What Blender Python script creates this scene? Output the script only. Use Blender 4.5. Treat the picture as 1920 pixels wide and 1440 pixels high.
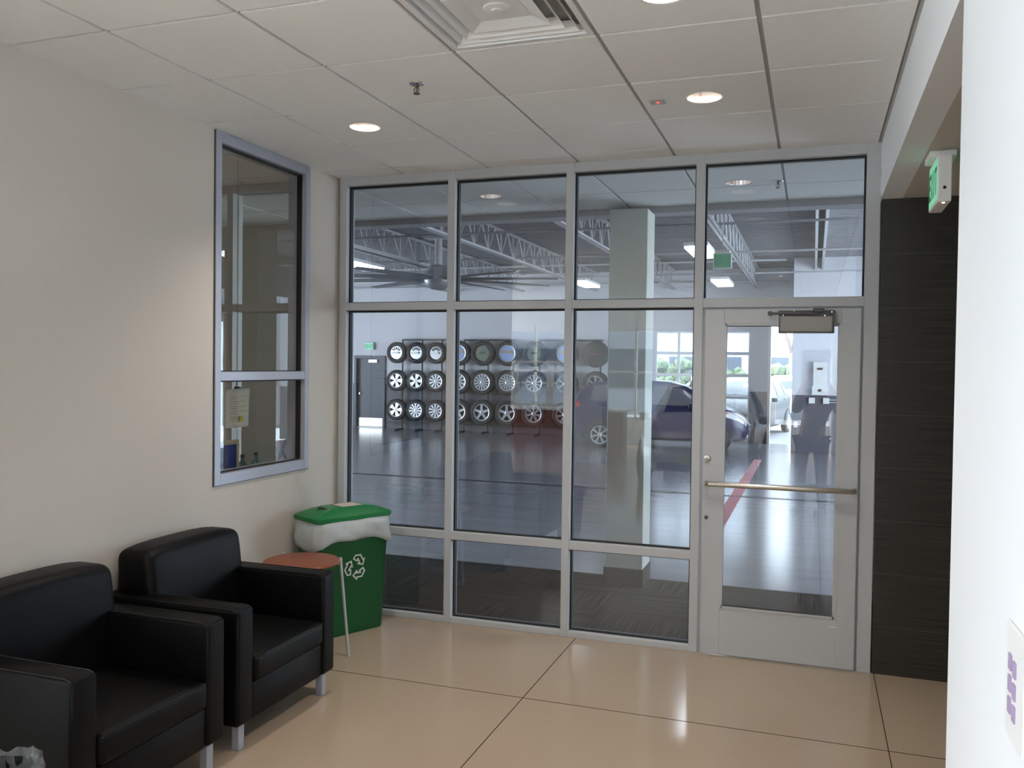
import bpy, bmesh, math, random
from mathutils import Vector, Matrix
random.seed(7)
PI = math.pi
for o in list(bpy.data.objects): bpy.data.objects.remove(o, do_unlink=True)
SC = bpy.context.scene
COL = SC.collection

# ------------------------------------------------------------------ camera
def add_camera():
    yaw, pit, rol = math.radians(19.1709), math.radians(1.2389), math.radians(0.7438)
    F = Vector((-math.sin(yaw)*math.cos(pit), math.cos(yaw)*math.cos(pit), -math.sin(pit)))
    R = Vector((math.cos(yaw), math.sin(yaw), 0)); U = R.cross(F)
    c, s = math.cos(rol), math.sin(rol)
    R2 = c*R + s*U; U2 = -s*R + c*U
    cam = bpy.data.cameras.new('camera'); o = bpy.data.objects.new('camera', cam)
    COL.objects.link(o)
    m = Matrix(((R2.x, U2.x, -F.x, 3.1649), (R2.y, U2.y, -F.y, -5.3527), (R2.z, U2.z, -F.z, 1.7418), (0, 0, 0, 1)))
    o.matrix_world = m
    cam.sensor_width = 36; cam.lens = 1625.49/1920*36; cam.clip_start = .004; cam.clip_end = 300
    SC.camera = o
add_camera()

# ------------------------------------------------------------------ world, sun, exposure
SC.view_settings.view_transform = 'Standard'
SC.view_settings.look = 'None'
SC.view_settings.gamma = 1
SC.view_settings.use_curve_mapping = False
SC.view_settings.exposure = 0.6
W = bpy.data.worlds.new('world'); SC.world = W; W.use_nodes = True
W.node_tree.nodes['Background'].inputs[0].default_value = (.74, .88, 1, 1)
W.node_tree.nodes['Background'].inputs[1].default_value = 9.5
sl = bpy.data.lights.new('sun', 'SUN'); sl.energy = 14.0; sl.angle = .02; sl.color = (1, .95, .88)
so = bpy.data.objects.new('sun', sl); so.rotation_euler = (math.radians(32), math.radians(-25), 0); COL.objects.link(so)

def area(name, loc, rot, sx, sy, power, col, portal=False):
    l = bpy.data.lights.new(name, 'AREA'); l.shape = 'RECTANGLE'; l.size = sx; l.size_y = sy
    l.energy = power; l.color = col
    if portal: l.cycles.is_portal = True
    o = bpy.data.objects.new(name, l); o.location = loc; o.rotation_euler = rot; COL.objects.link(o)
    return o
# daylight portals in the glazed openings (a portal gives off no light of its own)
area('portal_showroom_side', (-5.95, -8.8, 1.5), (0, -PI/2, 0), 3.0, 10.2, 1, (1, 1, 1), True)
area('portal_showroom_back', (-1.2, -13.95, 1.5), (PI/2, 0, 0), 9.4, 3.0, 1, (1, 1, 1), True)
area('portal_bay_right', (7.9, 7.5, 1.6), (0, PI/2, 0), 3.2, 8.0, 1, (1, 1, 1), True)
area('portal_bay_left', (-11.9, 9.0, 1.6), (0, -PI/2, 0), 3.0, 7.0, 1, (1, 1, 1), True)
area('portal_bay_far', (1.2, 15.55, 1.5), (-PI/2, 0, 0), 3.4, 2.8, 1, (1, 1, 1), True)

# ------------------------------------------------------------------ materials
def lin(c):
    return tuple(((v/255)/12.92 if v/255 <= .04045 else ((v/255+.055)/1.055)**2.4) for v in c)
class NT:
    def __init__(s, name):
        s.m = bpy.data.materials.new(name); s.m.use_nodes = True; s.t = s.m.node_tree
        s.b = s.t.nodes['Principled BSDF']; s.out = s.t.nodes['Material Output']
    def n(s, typ, **kw):
        nd = s.t.nodes.new(typ)
        for k, v in kw.items():
            if k.startswith('i_'): nd.inputs[int(k[2:])].default_value = v
            else: setattr(nd, k, v)
        return nd
    def l(s, a, b): s.t.links.new(a, b)
    def math(s, op, a, b=None, c=None):
        nd = s.t.nodes.new('ShaderNodeMath'); nd.operation = op
        for i, v in enumerate((a, b, c)):
            if v is None: continue
            if isinstance(v, (int, float)): nd.inputs[i].default_value = v
            else: s.l(v, nd.inputs[i])
        return nd.outputs[0]
    def mix(s, f, a, b):
        nd = s.t.nodes.new('ShaderNodeMix'); nd.data_type = 'RGBA'
        for i, v in ((0, f), (6, a), (7, b)):
            if isinstance(v, (int, float)): nd.inputs[i].default_value = v
            elif isinstance(v, tuple): nd.inputs[i].default_value = (*v[:3], 1)
            else: s.l(v, nd.inputs[i])
        return nd.outputs[2]
def mat(name, rgb, rough=.5, metal=0, spec=.5, bump=0, bscale=80, var=0, vscale=6, emit=None, est=0, coat=0, trans=0, stretch=None, alpha=1):
    s = NT(name); c = lin(rgb); b = s.b
    b.inputs['Base Color'].default_value = (*c, 1); b.inputs['Roughness'].default_value = rough
    b.inputs['Metallic'].default_value = metal; b.inputs['Specular IOR Level'].default_value = spec
    b.inputs['Coat Weight'].default_value = coat; b.inputs['Coat Roughness'].default_value = .04
    b.inputs['Transmission Weight'].default_value = trans
    tc = s.n('ShaderNodeTexCoord'); src = tc.outputs['Object']
    if stretch:
        mp = s.n('ShaderNodeMapping'); mp.inputs['Scale'].default_value = stretch; s.l(src, mp.inputs[0]); src = mp.outputs[0]
    if var:
        nz = s.n('ShaderNodeTexNoise'); nz.inputs['Scale'].default_value = vscale; nz.inputs['Detail'].default_value = 5; s.l(src, nz.inputs[0])
        f = s.n('ShaderNodeMapRange'); s.l(nz.outputs[0], f.inputs[0]); f.inputs[1].default_value = .3; f.inputs[2].default_value = .7
        s.l(s.mix(f.outputs[0], tuple(v*(1-var) for v in c), tuple(min(1, v*(1+var)) for v in c)), b.inputs['Base Color'])
    if bump:
        nz = s.n('ShaderNodeTexNoise'); nz.inputs['Scale'].default_value = bscale; nz.inputs['Detail'].default_value = 4; s.l(src, nz.inputs[0])
        bp = s.n('ShaderNodeBump'); bp.inputs['Strength'].default_value = bump; bp.inputs['Distance'].default_value = .004
        s.l(nz.outputs[0], bp.inputs['Height']); s.l(bp.outputs[0], b.inputs['Normal'])
    if emit:
        b.inputs['Emission Color'].default_value = (*lin(emit), 1); b.inputs['Emission Strength'].default_value = est
    if alpha < 1: b.inputs['Alpha'].default_value = alpha
    return s.m
def glass_mat(name, tint, k, ior=1.5):
    s = NT(name)
    tr = s.n('ShaderNodeBsdfTransparent'); tr.inputs[0].default_value = (*tint, 1)
    tr2 = s.n('ShaderNodeBsdfTransparent')
    gl = s.n('ShaderNodeBsdfGlossy'); gl.inputs['Roughness'].default_value = 0
    fr = s.n('ShaderNodeFresnel'); fr.inputs[0].default_value = ior
    f = s.math('MINIMUM', s.math('MULTIPLY', fr.outputs[0], k), .9)
    m1 = s.n('ShaderNodeMixShader'); s.l(f, m1.inputs[0]); s.l(tr.outputs[0], m1.inputs[1]); s.l(gl.outputs[0], m1.inputs[2])
    ge = s.n('ShaderNodeNewGeometry')
    m2 = s.n('ShaderNodeMixShader'); s.l(ge.outputs['Backfacing'], m2.inputs[0]); s.l(m1.outputs[0], m2.inputs[1]); s.l(tr2.outputs[0], m2.inputs[2])
    s.l(m2.outputs[0], s.out.inputs[0])
    return s.m
def grid_mask(s, coord, period, offset, width):
    # 1 on lines of the given width (metres) repeated along one coordinate
    a = s.math('ADD', coord, -offset + width/2 + 1000*period)
    return s.math('LESS_THAN', s.math('MODULO', a, period), width)
def posxyz(s):
    g = s.n('ShaderNodeNewGeometry'); sp = s.n('ShaderNodeSeparateXYZ'); s.l(g.outputs['Position'], sp.inputs[0])
    return g.outputs['Position'], sp.outputs
def lobby_floor_mat():
    s = NT('polished_terrazzo'); p, xyz = posxyz(s)
    n1 = s.n('ShaderNodeTexNoise'); n1.inputs['Scale'].default_value = 260; n1.inputs['Detail'].default_value = 2; s.l(p, n1.inputs[0])
    n2 = s.n('ShaderNodeTexNoise'); n2.inputs['Scale'].default_value = 1.3; n2.inputs['Detail'].default_value = 3; s.l(p, n2.inputs[0])
    r1 = s.n('ShaderNodeMapRange'); s.l(n1.outputs[0], r1.inputs[0]); r1.inputs[1].default_value = .35; r1.inputs[2].default_value = .65
    c = s.mix(r1.outputs[0], lin((160, 142, 122)), lin((188, 172, 152)))
    c = s.mix(s.math('MULTIPLY', n2.outputs[0], .35), c, lin((164, 136, 110)))
    s.l(c, s.b.inputs['Base Color']); s.b.inputs['Roughness'].default_value = .13; s.b.inputs['Specular IOR Level'].default_value = .5
    return s.m
def bay_floor_mat():
    s = NT('sealed_concrete'); p, xyz = posxyz(s)
    mp = s.n('ShaderNodeMapping'); mp.inputs['Scale'].default_value = (.5, 3, 1); s.l(p, mp.inputs[0])
    n1 = s.n('ShaderNodeTexNoise'); n1.inputs['Scale'].default_value = 1.4; n1.inputs['Detail'].default_value = 6; s.l(mp.outputs[0], n1.inputs[0])
    n2 = s.n('ShaderNodeTexNoise'); n2.inputs['Scale'].default_value = 120; s.l(p, n2.inputs[0])
    c = s.mix(n1.outputs[0], lin((112, 110, 116)), lin((150, 148, 152)))
    c = s.mix(s.math('MULTIPLY', n2.outputs[0], .25), c, lin((120, 116, 118)))
    j = s.math('MAXIMUM', grid_mask(s, xyz[0], 3.6, -.35, .012), grid_mask(s, xyz[1], 3.6, 4.05, .012))
    c = s.mix(s.math('MULTIPLY', j, .6), c, lin((60, 60, 64)))
    s.l(c, s.b.inputs['Base Color']); s.b.inputs['Roughness'].default_value = .19
    bp = s.n('ShaderNodeBump'); bp.inputs['Strength'].default_value = .12; bp.inputs['Distance'].default_value = .004
    s.l(n1.outputs[0], bp.inputs['Height']); s.l(bp.outputs[0], s.b.inputs['Normal'])
    return s.m
def carpet_mat():
    s = NT('striped_carpet_tile'); p, xyz = posxyz(s)
    ck = s.n('ShaderNodeTexChecker'); ck.inputs['Scale'].default_value = 1/.61
    s.l(p, ck.inputs[0]); ck.inputs[1].default_value = (0, 0, 0, 1); ck.inputs[2].default_value = (1, 1, 1, 1)
    outs = []
    for sc in ((2, 150, 1), (150, 2, 1)):
        mp = s.n('ShaderNodeMapping'); mp.inputs['Scale'].default_value = sc; s.l(p, mp.inputs[0])
        n = s.n('ShaderNodeTexNoise'); n.inputs['Scale'].default_value = .8; n.inputs['Detail'].default_value = 2; s.l(mp.outputs[0], n.inputs[0]); outs.append(n.outputs[0])
    f = s.mix(ck.outputs[1], outs[0], outs[1])
    r = s.n('ShaderNodeMapRange'); s.l(f, r.inputs[0]); r.inputs[1].default_value = .38; r.inputs[2].default_value = .72
    s.l(s.mix(r.outputs[0], lin((54, 53, 52)), lin((84, 82, 77))), s.b.inputs['Base Color'])
    s.b.inputs['Roughness'].default_value = .95; s.b.inputs['Specular IOR Level'].default_value = .1
    return s.m
def dark_tile_mat():
    s = NT('dark_linear_tile'); p, xyz = posxyz(s)
    mp = s.n('ShaderNodeMapping'); mp.inputs['Scale'].default_value = (1.2, 1.2, 130); s.l(p, mp.inputs[0])
    n1 = s.n('ShaderNodeTexNoise'); n1.inputs['Scale'].default_value = 1.6; n1.inputs['Detail'].default_value = 4; s.l(mp.outputs[0], n1.inputs[0])
    r = s.n('ShaderNodeMapRange'); s.l(n1.outputs[0], r.inputs[0]); r.inputs[1].default_value = .3; r.inputs[2].default_value = .75
    c = s.mix(r.outputs[0], lin((22, 22, 21)), lin((66, 64, 58)))
    j = grid_mask(s, xyz[2], .3035, .2735, .0035)
    c = s.mix(s.math('MULTIPLY', j, .7), c, lin((84, 82, 78)))
    s.l(c, s.b.inputs['Base Color']); s.b.inputs['Roughness'].default_value = .38
    bp = s.n('ShaderNodeBump'); bp.inputs['Strength'].default_value = .25; bp.inputs['Distance'].default_value = .002
    s.l(n1.outputs[0], bp.inputs['Height']); s.l(bp.outputs[0], s.b.inputs['Normal'])
    return s.m
def two_tone_mat():
    # upper coat pale, lower wainscot coat darker, a real painted line at 1.2 m
    s = NT('two_tone_wall_paint'); p, xyz = posxyz(s)
    f = s.math('LESS_THAN', xyz[2], 1.2)
    s.l(s.mix(f, lin((204, 203, 208)), lin((98, 95, 102))), s.b.inputs['Base Color']); s.b.inputs['Roughness'].default_value = .6
    return s.m
def leather_mat():
    s = NT('black_leather'); tc = s.n('ShaderNodeTexCoord')
    v = s.n('ShaderNodeTexVoronoi'); v.inputs['Scale'].default_value = 420; s.l(tc.outputs['Object'], v.inputs[0])
    n = s.n('ShaderNodeTexNoise'); n.inputs['Scale'].default_value = 9; n.inputs['Detail'].default_value = 3; s.l(tc.outputs['Object'], n.inputs[0])
    h = s.math('ADD', s.math('MULTIPLY', v.outputs[0], .25), s.math('MULTIPLY', n.outputs[0], 1.5))
    bp = s.n('ShaderNodeBump'); bp.inputs['Strength'].default_value = .35; bp.inputs['Distance'].default_value = .004
    s.l(h, bp.inputs['Height']); s.l(bp.outputs[0], s.b.inputs['Normal'])
    s.b.inputs['Base Color'].default_value = (*lin((7, 7, 7)), 1); s.b.inputs['Roughness'].default_value = .46
    s.b.inputs['Specular IOR Level'].default_value = .16
    return s.m
def brushed_wood_mat(name, a, b_, rough=.35):
    s = NT(name); tc = s.n('ShaderNodeTexCoord')
    mp = s.n('ShaderNodeMapping'); mp.inputs['Scale'].default_value = (2, 30, 30); s.l(tc.outputs['Object'], mp.inputs[0])
    n = s.n('ShaderNodeTexNoise'); n.inputs['Scale'].default_value = 2; n.inputs['Detail'].default_value = 6; s.l(mp.outputs[0], n.inputs[0])
    s.l(s.mix(n.outputs[0], lin(a), lin(b_)), s.b.inputs['Base Color']); s.b.inputs['Roughness'].default_value = rough
    return s.m
M = dict(
    wall=mat('warm_white_paint', (208, 199, 188), .75, bump=.08, bscale=250),
    wall_r=mat('white_paint', (236, 238, 240), .6, bump=.05, bscale=250),
    soffit=mat('soffit_paint', (196, 190, 182), .75),
    lfloor=lobby_floor_mat(), bfloor=bay_floor_mat(), carpet=carpet_mat(), dtile=dark_tile_mat(), twotone=two_tone_mat(),
    joint=mat('joint_strip', (50, 42, 38), .9, spec=.1),
    ctile=mat('ceiling_tile', (242, 242, 240), .9, bump=.25, bscale=420),
    tbar=mat('ceiling_grid', (176, 174, 168), .5),
    alu=mat('satin_aluminium', (192, 194, 196), .45, metal=.1, bump=.02, bscale=300),
    alu_b=mat('anodised_aluminium', (166, 168, 178), .42, metal=.2),
    gasket=mat('black_gasket', (22, 22, 22), .6),
    glass=glass_mat('storefront_glass', (.73, .76, .79), 2.5),
    glass_o=glass_mat('office_glass', (.84, .83, .79), 1.5),
    frost=mat('frosted_glass_glow', (190, 215, 225), .6, emit=(185, 215, 228), est=1.3),  # emission stands in for bright light from behind the door pane
    steel=mat('satin_steel', (196, 190, 180), .28, metal=1),
    chrome=mat('chrome', (225, 226, 230), .12, metal=1),
    closer=mat('closer_cover', (150, 146, 142), .45, metal=.3), dmetal=mat('dark_steel', (84, 82, 80), .4, metal=.6),
    leather=leather_mat(), piping=mat('black_piping', (14, 14, 14), .5),
    cherry=brushed_wood_mat('cherry_wood', (118, 58, 34), (150, 80, 48)), oak=brushed_wood_mat('oak_frame', (180, 160, 120), (200, 182, 146)),
    bin=mat('green_plastic', (6, 88, 44), .38, bump=.05, bscale=60), lid=mat('green_lid_plastic', (14, 116, 58), .35),
    liner=mat('white_liner', (206, 212, 210), .3, bump=1.0, bscale=16, trans=.15), liner_c=mat('clear_liner', (120, 122, 122), .22, bump=.8, bscale=30, alpha=.4),
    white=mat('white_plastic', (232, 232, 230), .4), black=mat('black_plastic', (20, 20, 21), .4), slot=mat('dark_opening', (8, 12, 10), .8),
    paper=mat('paper', (228, 226, 216), .8), ink=mat('ink_grey', (120, 120, 112), .8), hl=mat('highlighter_yellow', (200, 184, 60), .8),
    blue=mat('blue_felt', (44, 66, 150), .8), lampglow=mat('downlight_lamp', (255, 240, 220), .4, emit=(255, 232, 216), est=5),
    reflector=mat('downlight_reflector', (250, 240, 234), .3, metal=1), fluo=mat('fluorescent_lens', (255, 255, 255), .4, emit=(248, 250, 255), est=10),
    led=mat('red_led', (255, 40, 40), .4, emit=(255, 60, 60), est=2.5), green=mat('exit_face_green', (150, 214, 180), .5, emit=(110, 206, 156), est=.35), green2=mat('green_reflection_face', (70, 150, 118), .5, emit=(60, 150, 110), est=.25), greend=mat('exit_letters', (60, 150, 104), .5),
    brass=mat('sprinkler_brass', (128, 110, 96), .35, metal=.8),
    deck=mat('steel_deck', (128, 126, 130), .55, metal=.1), truss=mat('grey_primer', (172, 171, 174), .5),
    fan=mat('fan_aluminium', (150, 152, 156), .35, metal=.5), greyd=mat('grey_door_paint', (88, 90, 98), .5), column=mat('column_paint', (196, 200, 190), .6),
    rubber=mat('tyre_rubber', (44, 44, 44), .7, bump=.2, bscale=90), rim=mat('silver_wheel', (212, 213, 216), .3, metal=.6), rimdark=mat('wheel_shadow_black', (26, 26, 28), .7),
    rack=mat('rack_steel', (62, 68, 68), .5), red=mat('red_floor_paint', (160, 26, 44), .45), drain=mat('cast_grate', (30, 30, 32), .6),
    cwin=mat('car_glass', (30, 34, 37), .06, spec=.8), swin=mat('side_glass_daylight_grey', (92, 92, 98), .12), navy=mat('blue_car_paint', (9, 7, 62), .35, metal=.1, coat=.3), silver=mat('silver_car_paint', (186, 190, 194), .28, metal=.4, coat=1),  # swin: grey paints in daylight that would pass through the solid cabin
    whitecar=mat('white_car_paint', (232, 234, 236), .3, coat=1), charcoal=mat('charcoal_car_paint', (14, 15, 17), .4, coat=.15), lens=mat('headlight_lens', (225, 228, 232), .08, spec=.8), tail=mat('taillight_red', (170, 20, 24), .15), amber=mat('amber_lens', (220, 130, 60), .2),
    plate=mat('plate_green_yellow', (168, 190, 90), .6), platei=mat('plate_ink', (96, 112, 52), .7),
    lot=mat('asphalt', (98, 98, 102), .9, var=.15, vscale=2), bldg=mat('grey_render', (128, 132, 138), .9), bldgw=mat('building_window', (60, 66, 74), .3), asphalt=mat('pale_bounce_ground', (222, 222, 220), .9, var=.08, vscale=2), bark=mat('bark', (96, 84, 78), .9), hedge=mat('hedge', (70, 84, 60), .9, var=.4, vscale=8),
    skin=mat('skin', (205, 160, 135), .55), jacket=mat('grey_jacket', (120, 100, 104), .9), jeans=mat('blue_jeans', (62, 72, 92), .9), hair=mat('brown_hair', (58, 44, 36), .7), shoe=mat('brown_shoe', (70, 52, 44), .6),
    wood=brushed_wood_mat('panel_wood', (110, 58, 42), (140, 78, 56), .4), poster=mat('sky_picture', (150, 170, 214), .4), posterb=mat('picture_brown', (176, 150, 120), .5), grass=mat('picture_green', (108, 120, 104), .5),
    pipe=mat('painted_pipe', (196, 198, 200), .45),
)

# ------------------------------------------------------------------ mesh helpers
def obj(name, bm, m=None, parent=None, smooth=None, loc=None):
    me = bpy.data.meshes.new(name); bm.normal_update(); bm.to_mesh(me); bm.free()
    if m is not None: me.materials.append(M[m] if isinstance(m, str) else m)
    if smooth is not None:
        for p in me.polygons: p.use_smooth = True
        try: me.set_sharp_from_angle(angle=math.radians(smooth))
        except Exception: pass
    o = bpy.data.objects.new(name, me); COL.objects.link(o)
    if parent is not None: o.parent = parent
    if loc is not None: o.location = loc
    return o
def tag(o, label=None, cat=None, group=None, kind=None):
    if label: o['label'] = label
    if cat: o['category'] = cat
    if group: o['group'] = group
    if kind: o['kind'] = kind
    return o
def thing(name, label, cat, loc=(0, 0, 0), rz=0, group=None):
    o = bpy.data.objects.new(name, None); COL.objects.link(o); o.location = loc; o.rotation_euler = (0, 0, rz); o.empty_display_size = .1
    return tag(o, label, cat, group)
def struct_e(name):
    o = bpy.data.objects.new(name, None); COL.objects.link(o); o['kind'] = 'structure'; return o
def struct(name, bm, m, **k):
    o = obj(name, bm, m, **k); o['kind'] = 'structure'; return o
def dup(root, loc, rz=None, label=None, group=None):
    r = root.copy(); COL.objects.link(r); r.location = loc
    if rz is not None: r.rotation_euler = (0, 0, rz)
    if label: r['label'] = label
    if group: r['group'] = group
    for ch in list(root.children):
        c = ch.copy(); COL.objects.link(c); c.parent = r
        for g in list(ch.children):
            d = g.copy(); COL.objects.link(d); d.parent = c
    return r
def B(): return bmesh.new()
def box(bm, x0, x1, y0, y1, z0, z1, rot=None, bev=0, seg=2):
    r = bmesh.ops.create_cube(bm, size=1); vs = r['verts']
    for v in vs: v.co = Vector((x0+(v.co.x+.5)*(x1-x0), y0+(v.co.y+.5)*(y1-y0), z0+(v.co.z+.5)*(z1-z0)))
    if bev:
        es = list({e for v in vs for e in v.link_edges})
        r2 = bmesh.ops.bevel(bm, geom=es, offset=bev, segments=seg, affect='EDGES', profile=.5)
        vs = list({v for f in r2['faces'] for v in f.verts} | {v for v in vs if v.is_valid})
    if rot is not None:
        for v in vs: v.co = rot @ v.co
    return vs
def bx(*a, **k): bm = B(); box(bm, *a, **k); return bm
def tube(bm, pts, r, seg=10, cap=True):
    pts = [Vector(p) for p in pts]; rs = r if isinstance(r, (list, tuple)) else [r]*len(pts)
    rings = []; up = None
    for i, p in enumerate(pts):
        d = (pts[min(i+1, len(pts)-1)] - pts[max(i-1, 0)]).normalized()
        if up is None: up = Vector((0, 0, 1)) if abs(d.z) < .9 else Vector((1, 0, 0))
        a = d.cross(up).normalized(); b = a.cross(d).normalized(); up = b
        rings.append([bm.verts.new(p + rs[i]*(math.cos(2*PI*k/seg)*a + math.sin(2*PI*k/seg)*b)) for k in range(seg)])
    for i in range(len(rings)-1):
        for k in range(seg): bm.faces.new((rings[i][k], rings[i][(k+1) % seg], rings[i+1][(k+1) % seg], rings[i+1][k]))
    if cap:
        bm.faces.new(rings[0][::-1]); bm.faces.new(rings[-1])
def lathe(bm, prof, seg=32, mtx=None, close=False):
    rings = []
    for r, z in prof:
        if r < 1e-6: rings.append([bm.verts.new((0, 0, z))])
        else: rings.append([bm.verts.new((r*math.cos(2*PI*k/seg), r*math.sin(2*PI*k/seg), z)) for k in range(seg)])
    n = len(rings)
    for i in range(n if close else n-1):
        a, b = rings[i], rings[(i+1) % n]
        for k in range(seg):
            q = [a[k % len(a)], a[(k+1) % len(a)], b[(k+1) % len(b)], b[k % len(b)]]
            q = [v for j, v in enumerate(q) if v not in q[:j]]
            if len(q) > 2:
                try: bm.faces.new(q)
                except ValueError: pass
    if mtx is not None:
        for rg in rings:
            for v in rg: v.co = mtx @ v.co
def prism(bm, pts, y0, y1, mtx=None):
    # polygon in x,z extruded along y
    a = [bm.verts.new((p[0], y0, p[1])) for p in pts]; b = [bm.verts.new((p[0], y1, p[1])) for p in pts]; n = len(pts)
    bm.faces.new(a); bm.faces.new(b[::-1])
    for i in range(n): bm.faces.new((a[i], b[i], b[(i+1) % n], a[(i+1) % n]))
    bmesh.ops.recalc_face_normals(bm, faces=bm.faces[:])
    if mtx is not None:
        for v in a+b: v.co = mtx @ v.co
def lerp(a, b, t): return a+(b-a)*t

# ------------------------------------------------------------------ structure
H = 3.035
XR = 3.5065
fl = struct('floor', bx(-6, 5.5, -14, .115, -.1, 0), 'lfloor')
jb = B()
for x in (-5.297, -3.533, -1.77, -.006+.0, 1.7585, 3.5224, 5.286): box(jb, x-.0022, x+.0022, -13.9, -.002, -.0005, .0009)
for y in (-1.07, -2.834, -4.598, -6.362, -8.126, -9.89, -11.654, -13.418): box(jb, -5.9, 5.4, y-.0022, y+.0022, -.0005, .0009)
obj('floor_joint', jb, 'joint', fl)
struct('floor_carpet', bx(-6, 8, .115, 1.735, -.1, 0), 'carpet')
f2 = struct('floor_service', bx(-12, 8, 1.735, 15.6, -.1, 0), 'bfloor')
obj('painted_line', bx(2.12, 2.27, 2.6, 11.8, -.001, .0015), 'red', f2)
gb = B()
box(gb, -11.5, 7.5, 6.70, 6.705, -.001, .003); box(gb, -11.5, 7.5, 6.795, 6.80, -.001, .003)
x = -11.5
while x < 7.5:
    box(gb, x, x+.03, 6.705, 6.795, -.001, .002); x += .055
obj('trench_grate', gb, 'drain', f2)
struct('ground', bx(-60, 60, 15.6, 90, -.12, -.02), 'lot')
struct('ground', bx(-60, 60, -60, -14.2, -.12, -.02), 'asphalt')  # unseen ground here and on the left made pale to bounce daylight indoors
struct('ground', bx(-60, -6.1, -14.2, 1.7, -.12, -.02), 'asphalt')

def ceil_grid(name, x0, x1, y0, y1, ox, oy, holes=()):
    bm = B(); g = .009
    xs = sorted([x0, x1] + [ox+.61*k for k in range(-30, 30) if x0+.02 < ox+.61*k < x1-.02])
    ys = sorted([y0, y1] + [oy+.61*k for k in range(-40, 40) if y0+.02 < oy+.61*k < y1-.02])
    for i in range(len(xs)-1):
        for j in range(len(ys)-1):
            cx, cy = (xs[i]+xs[i+1])/2, (ys[j]+ys[j+1])/2
            if any(abs(cx-h[0]) < .25 and abs(cy-h[1]) < .25 for h in holes): continue
            a, b, c, d = xs[i]+g, xs[i+1]-g, ys[j]+g, ys[j+1]-g
            round_h = [h for h in HOLES if a < h[0] < b and c < h[1] < d]
            if round_h:
                hx, hy, hr = round_h[0]; n = 32
                inner = [bm.verts.new((hx+hr*math.cos(2*PI*k/n), hy+hr*math.sin(2*PI*k/n), H)) for k in range(n)]
                outer = []
                for k in range(n):
                    dx, dy = math.cos(2*PI*k/n), math.sin(2*PI*k/n)
                    t = min((b-hx)/dx if dx > 1e-9 else ((a-hx)/dx if dx < -1e-9 else 9), (d-hy)/dy if dy > 1e-9 else ((c-hy)/dy if dy < -1e-9 else 9))
                    outer.append(bm.verts.new((hx+dx*t, hy+dy*t, H)))
                for k in range(n): bm.faces.new((inner[k], inner[(k+1) % n], outer[(k+1) % n], outer[k]))
                # corners
                cs = [(b, d, n//8), (a, d, 3*n//8), (a, c, 5*n//8), (b, c, 7*n//8)]
                for (p, q, k) in cs:
                    v = bm.verts.new((p, q, H))
                    best = sorted(range(n), key=lambda m: (outer[m].co - v.co).length)[:2]
                    if abs(best[0]-best[1]) in (1, n-1):
                        try: bm.faces.new((outer[best[0]], v, outer[best[1]]))
                        except ValueError: pass
                for (p0, q0, p1, q1) in ((a, c, b, c), (b, c, b, d), (b, d, a, d), (a, d, a, c)):
                    bm.faces.new([bm.verts.new(t) for t in ((p0, q0, H), (p1, q1, H), (p1, q1, H+.012), (p0, q0, H+.012))])
            else: box(bm, a, b, c, d, H, H+.015)
    o = struct(name, bm, 'ctile')
    g2 = B(); hs = list(holes)
    # grid runs (top side of tiles), broken round nothing: they sit above the tile faces
    for x in xs: box(g2, x-.014, x+.014, y0, y1, H+.009, H+.03)
    for y in ys: box(g2, x0, x1, y-.014, y+.014, H+.0093, H+.0297)
    obj('grid', g2, 'tbar', o)
    return o
LIGHTS = [(.8145, -1.106), (2.645, -1.106), (2.645, -2.326), (.8145, -4.156), (2.645, -4.766), (.8145, -7.206), (2.645, -7.206), (-1.6255, -1.716), (-1.6255, -2.936)]  # last two are unseen lamps added to brighten the office
VLIGHTS = [(.80, .90), (2.645, .90)]
HOLES = [(x, y, .083) for x, y in LIGHTS+VLIGHTS]
ceil_grid('ceiling', -6, XR-.012, -14, .055, 1.1195, -.8013, holes=((2.035, -2.326),))
ceil_grid('ceiling_corridor', -6, 8, .06, 1.66, 1.1195, .42)
struct('ceiling_slab', bx(-6.2, 5.6, -14.2, 1.66, H+.16, H+.3), 'deck')
struct('ceiling_slab', bx(5.6, 8, .1, 1.66, H+.16, H+.3), 'deck')
bm = B(); box(bm, XR-.012, XR+.003, -2.885, -.003, H-.0, H+.03); struct('trim_1', bm, 'tbar')

# left wall with its window opening
wy0, wy1, wz0, wz1 = -1.327, -.373, 1.042, 3.03
bm = B()
box(bm, -.12, 0, -3.6, wy0, 0, H+.1); box(bm, -.12, 0, wy1, .0, 0, H+.1); box(bm, -.12, 0, wy0, wy1, 0, wz0); box(bm, -.12, 0, wy0, wy1, wz1, H+.1)
struct('wall_left', bm, 'wall')
# right wall, header, lowered ceiling, alcove
struct('wall_right', bx(XR, 3.66, -14, -2.885, 0, H+.1), 'wall_r')
struct('wall_header', bx(XR, 3.62, -2.885, 0, 2.711, H+.1), 'wall_r')
struct('ceiling_alcove', bx(3.62, 5.5, -2.885, 0, 2.711, 2.80), 'soffit')
struct('wall_alcove', bx(3.512, 5.6, 0, .14, 0, 2.711), 'dtile')
struct('wall_alcove_side', bx(5.5, 5.6, -3.0, 0, 0, 2.8), 'wall')
struct('wall_alcove_back', bx(3.66, 5.5, -3.0, -2.885, 0, 2.8), 'wall')
# office shell
struct('wall_office_back', bx(-3.1, -.12, -3.72, -3.6, 0, H+.1), 'wall')
struct('wall_office_side', bx(-3.1, -3.0, -3.6, 1.7, 0, H+.1), 'wall')
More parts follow.
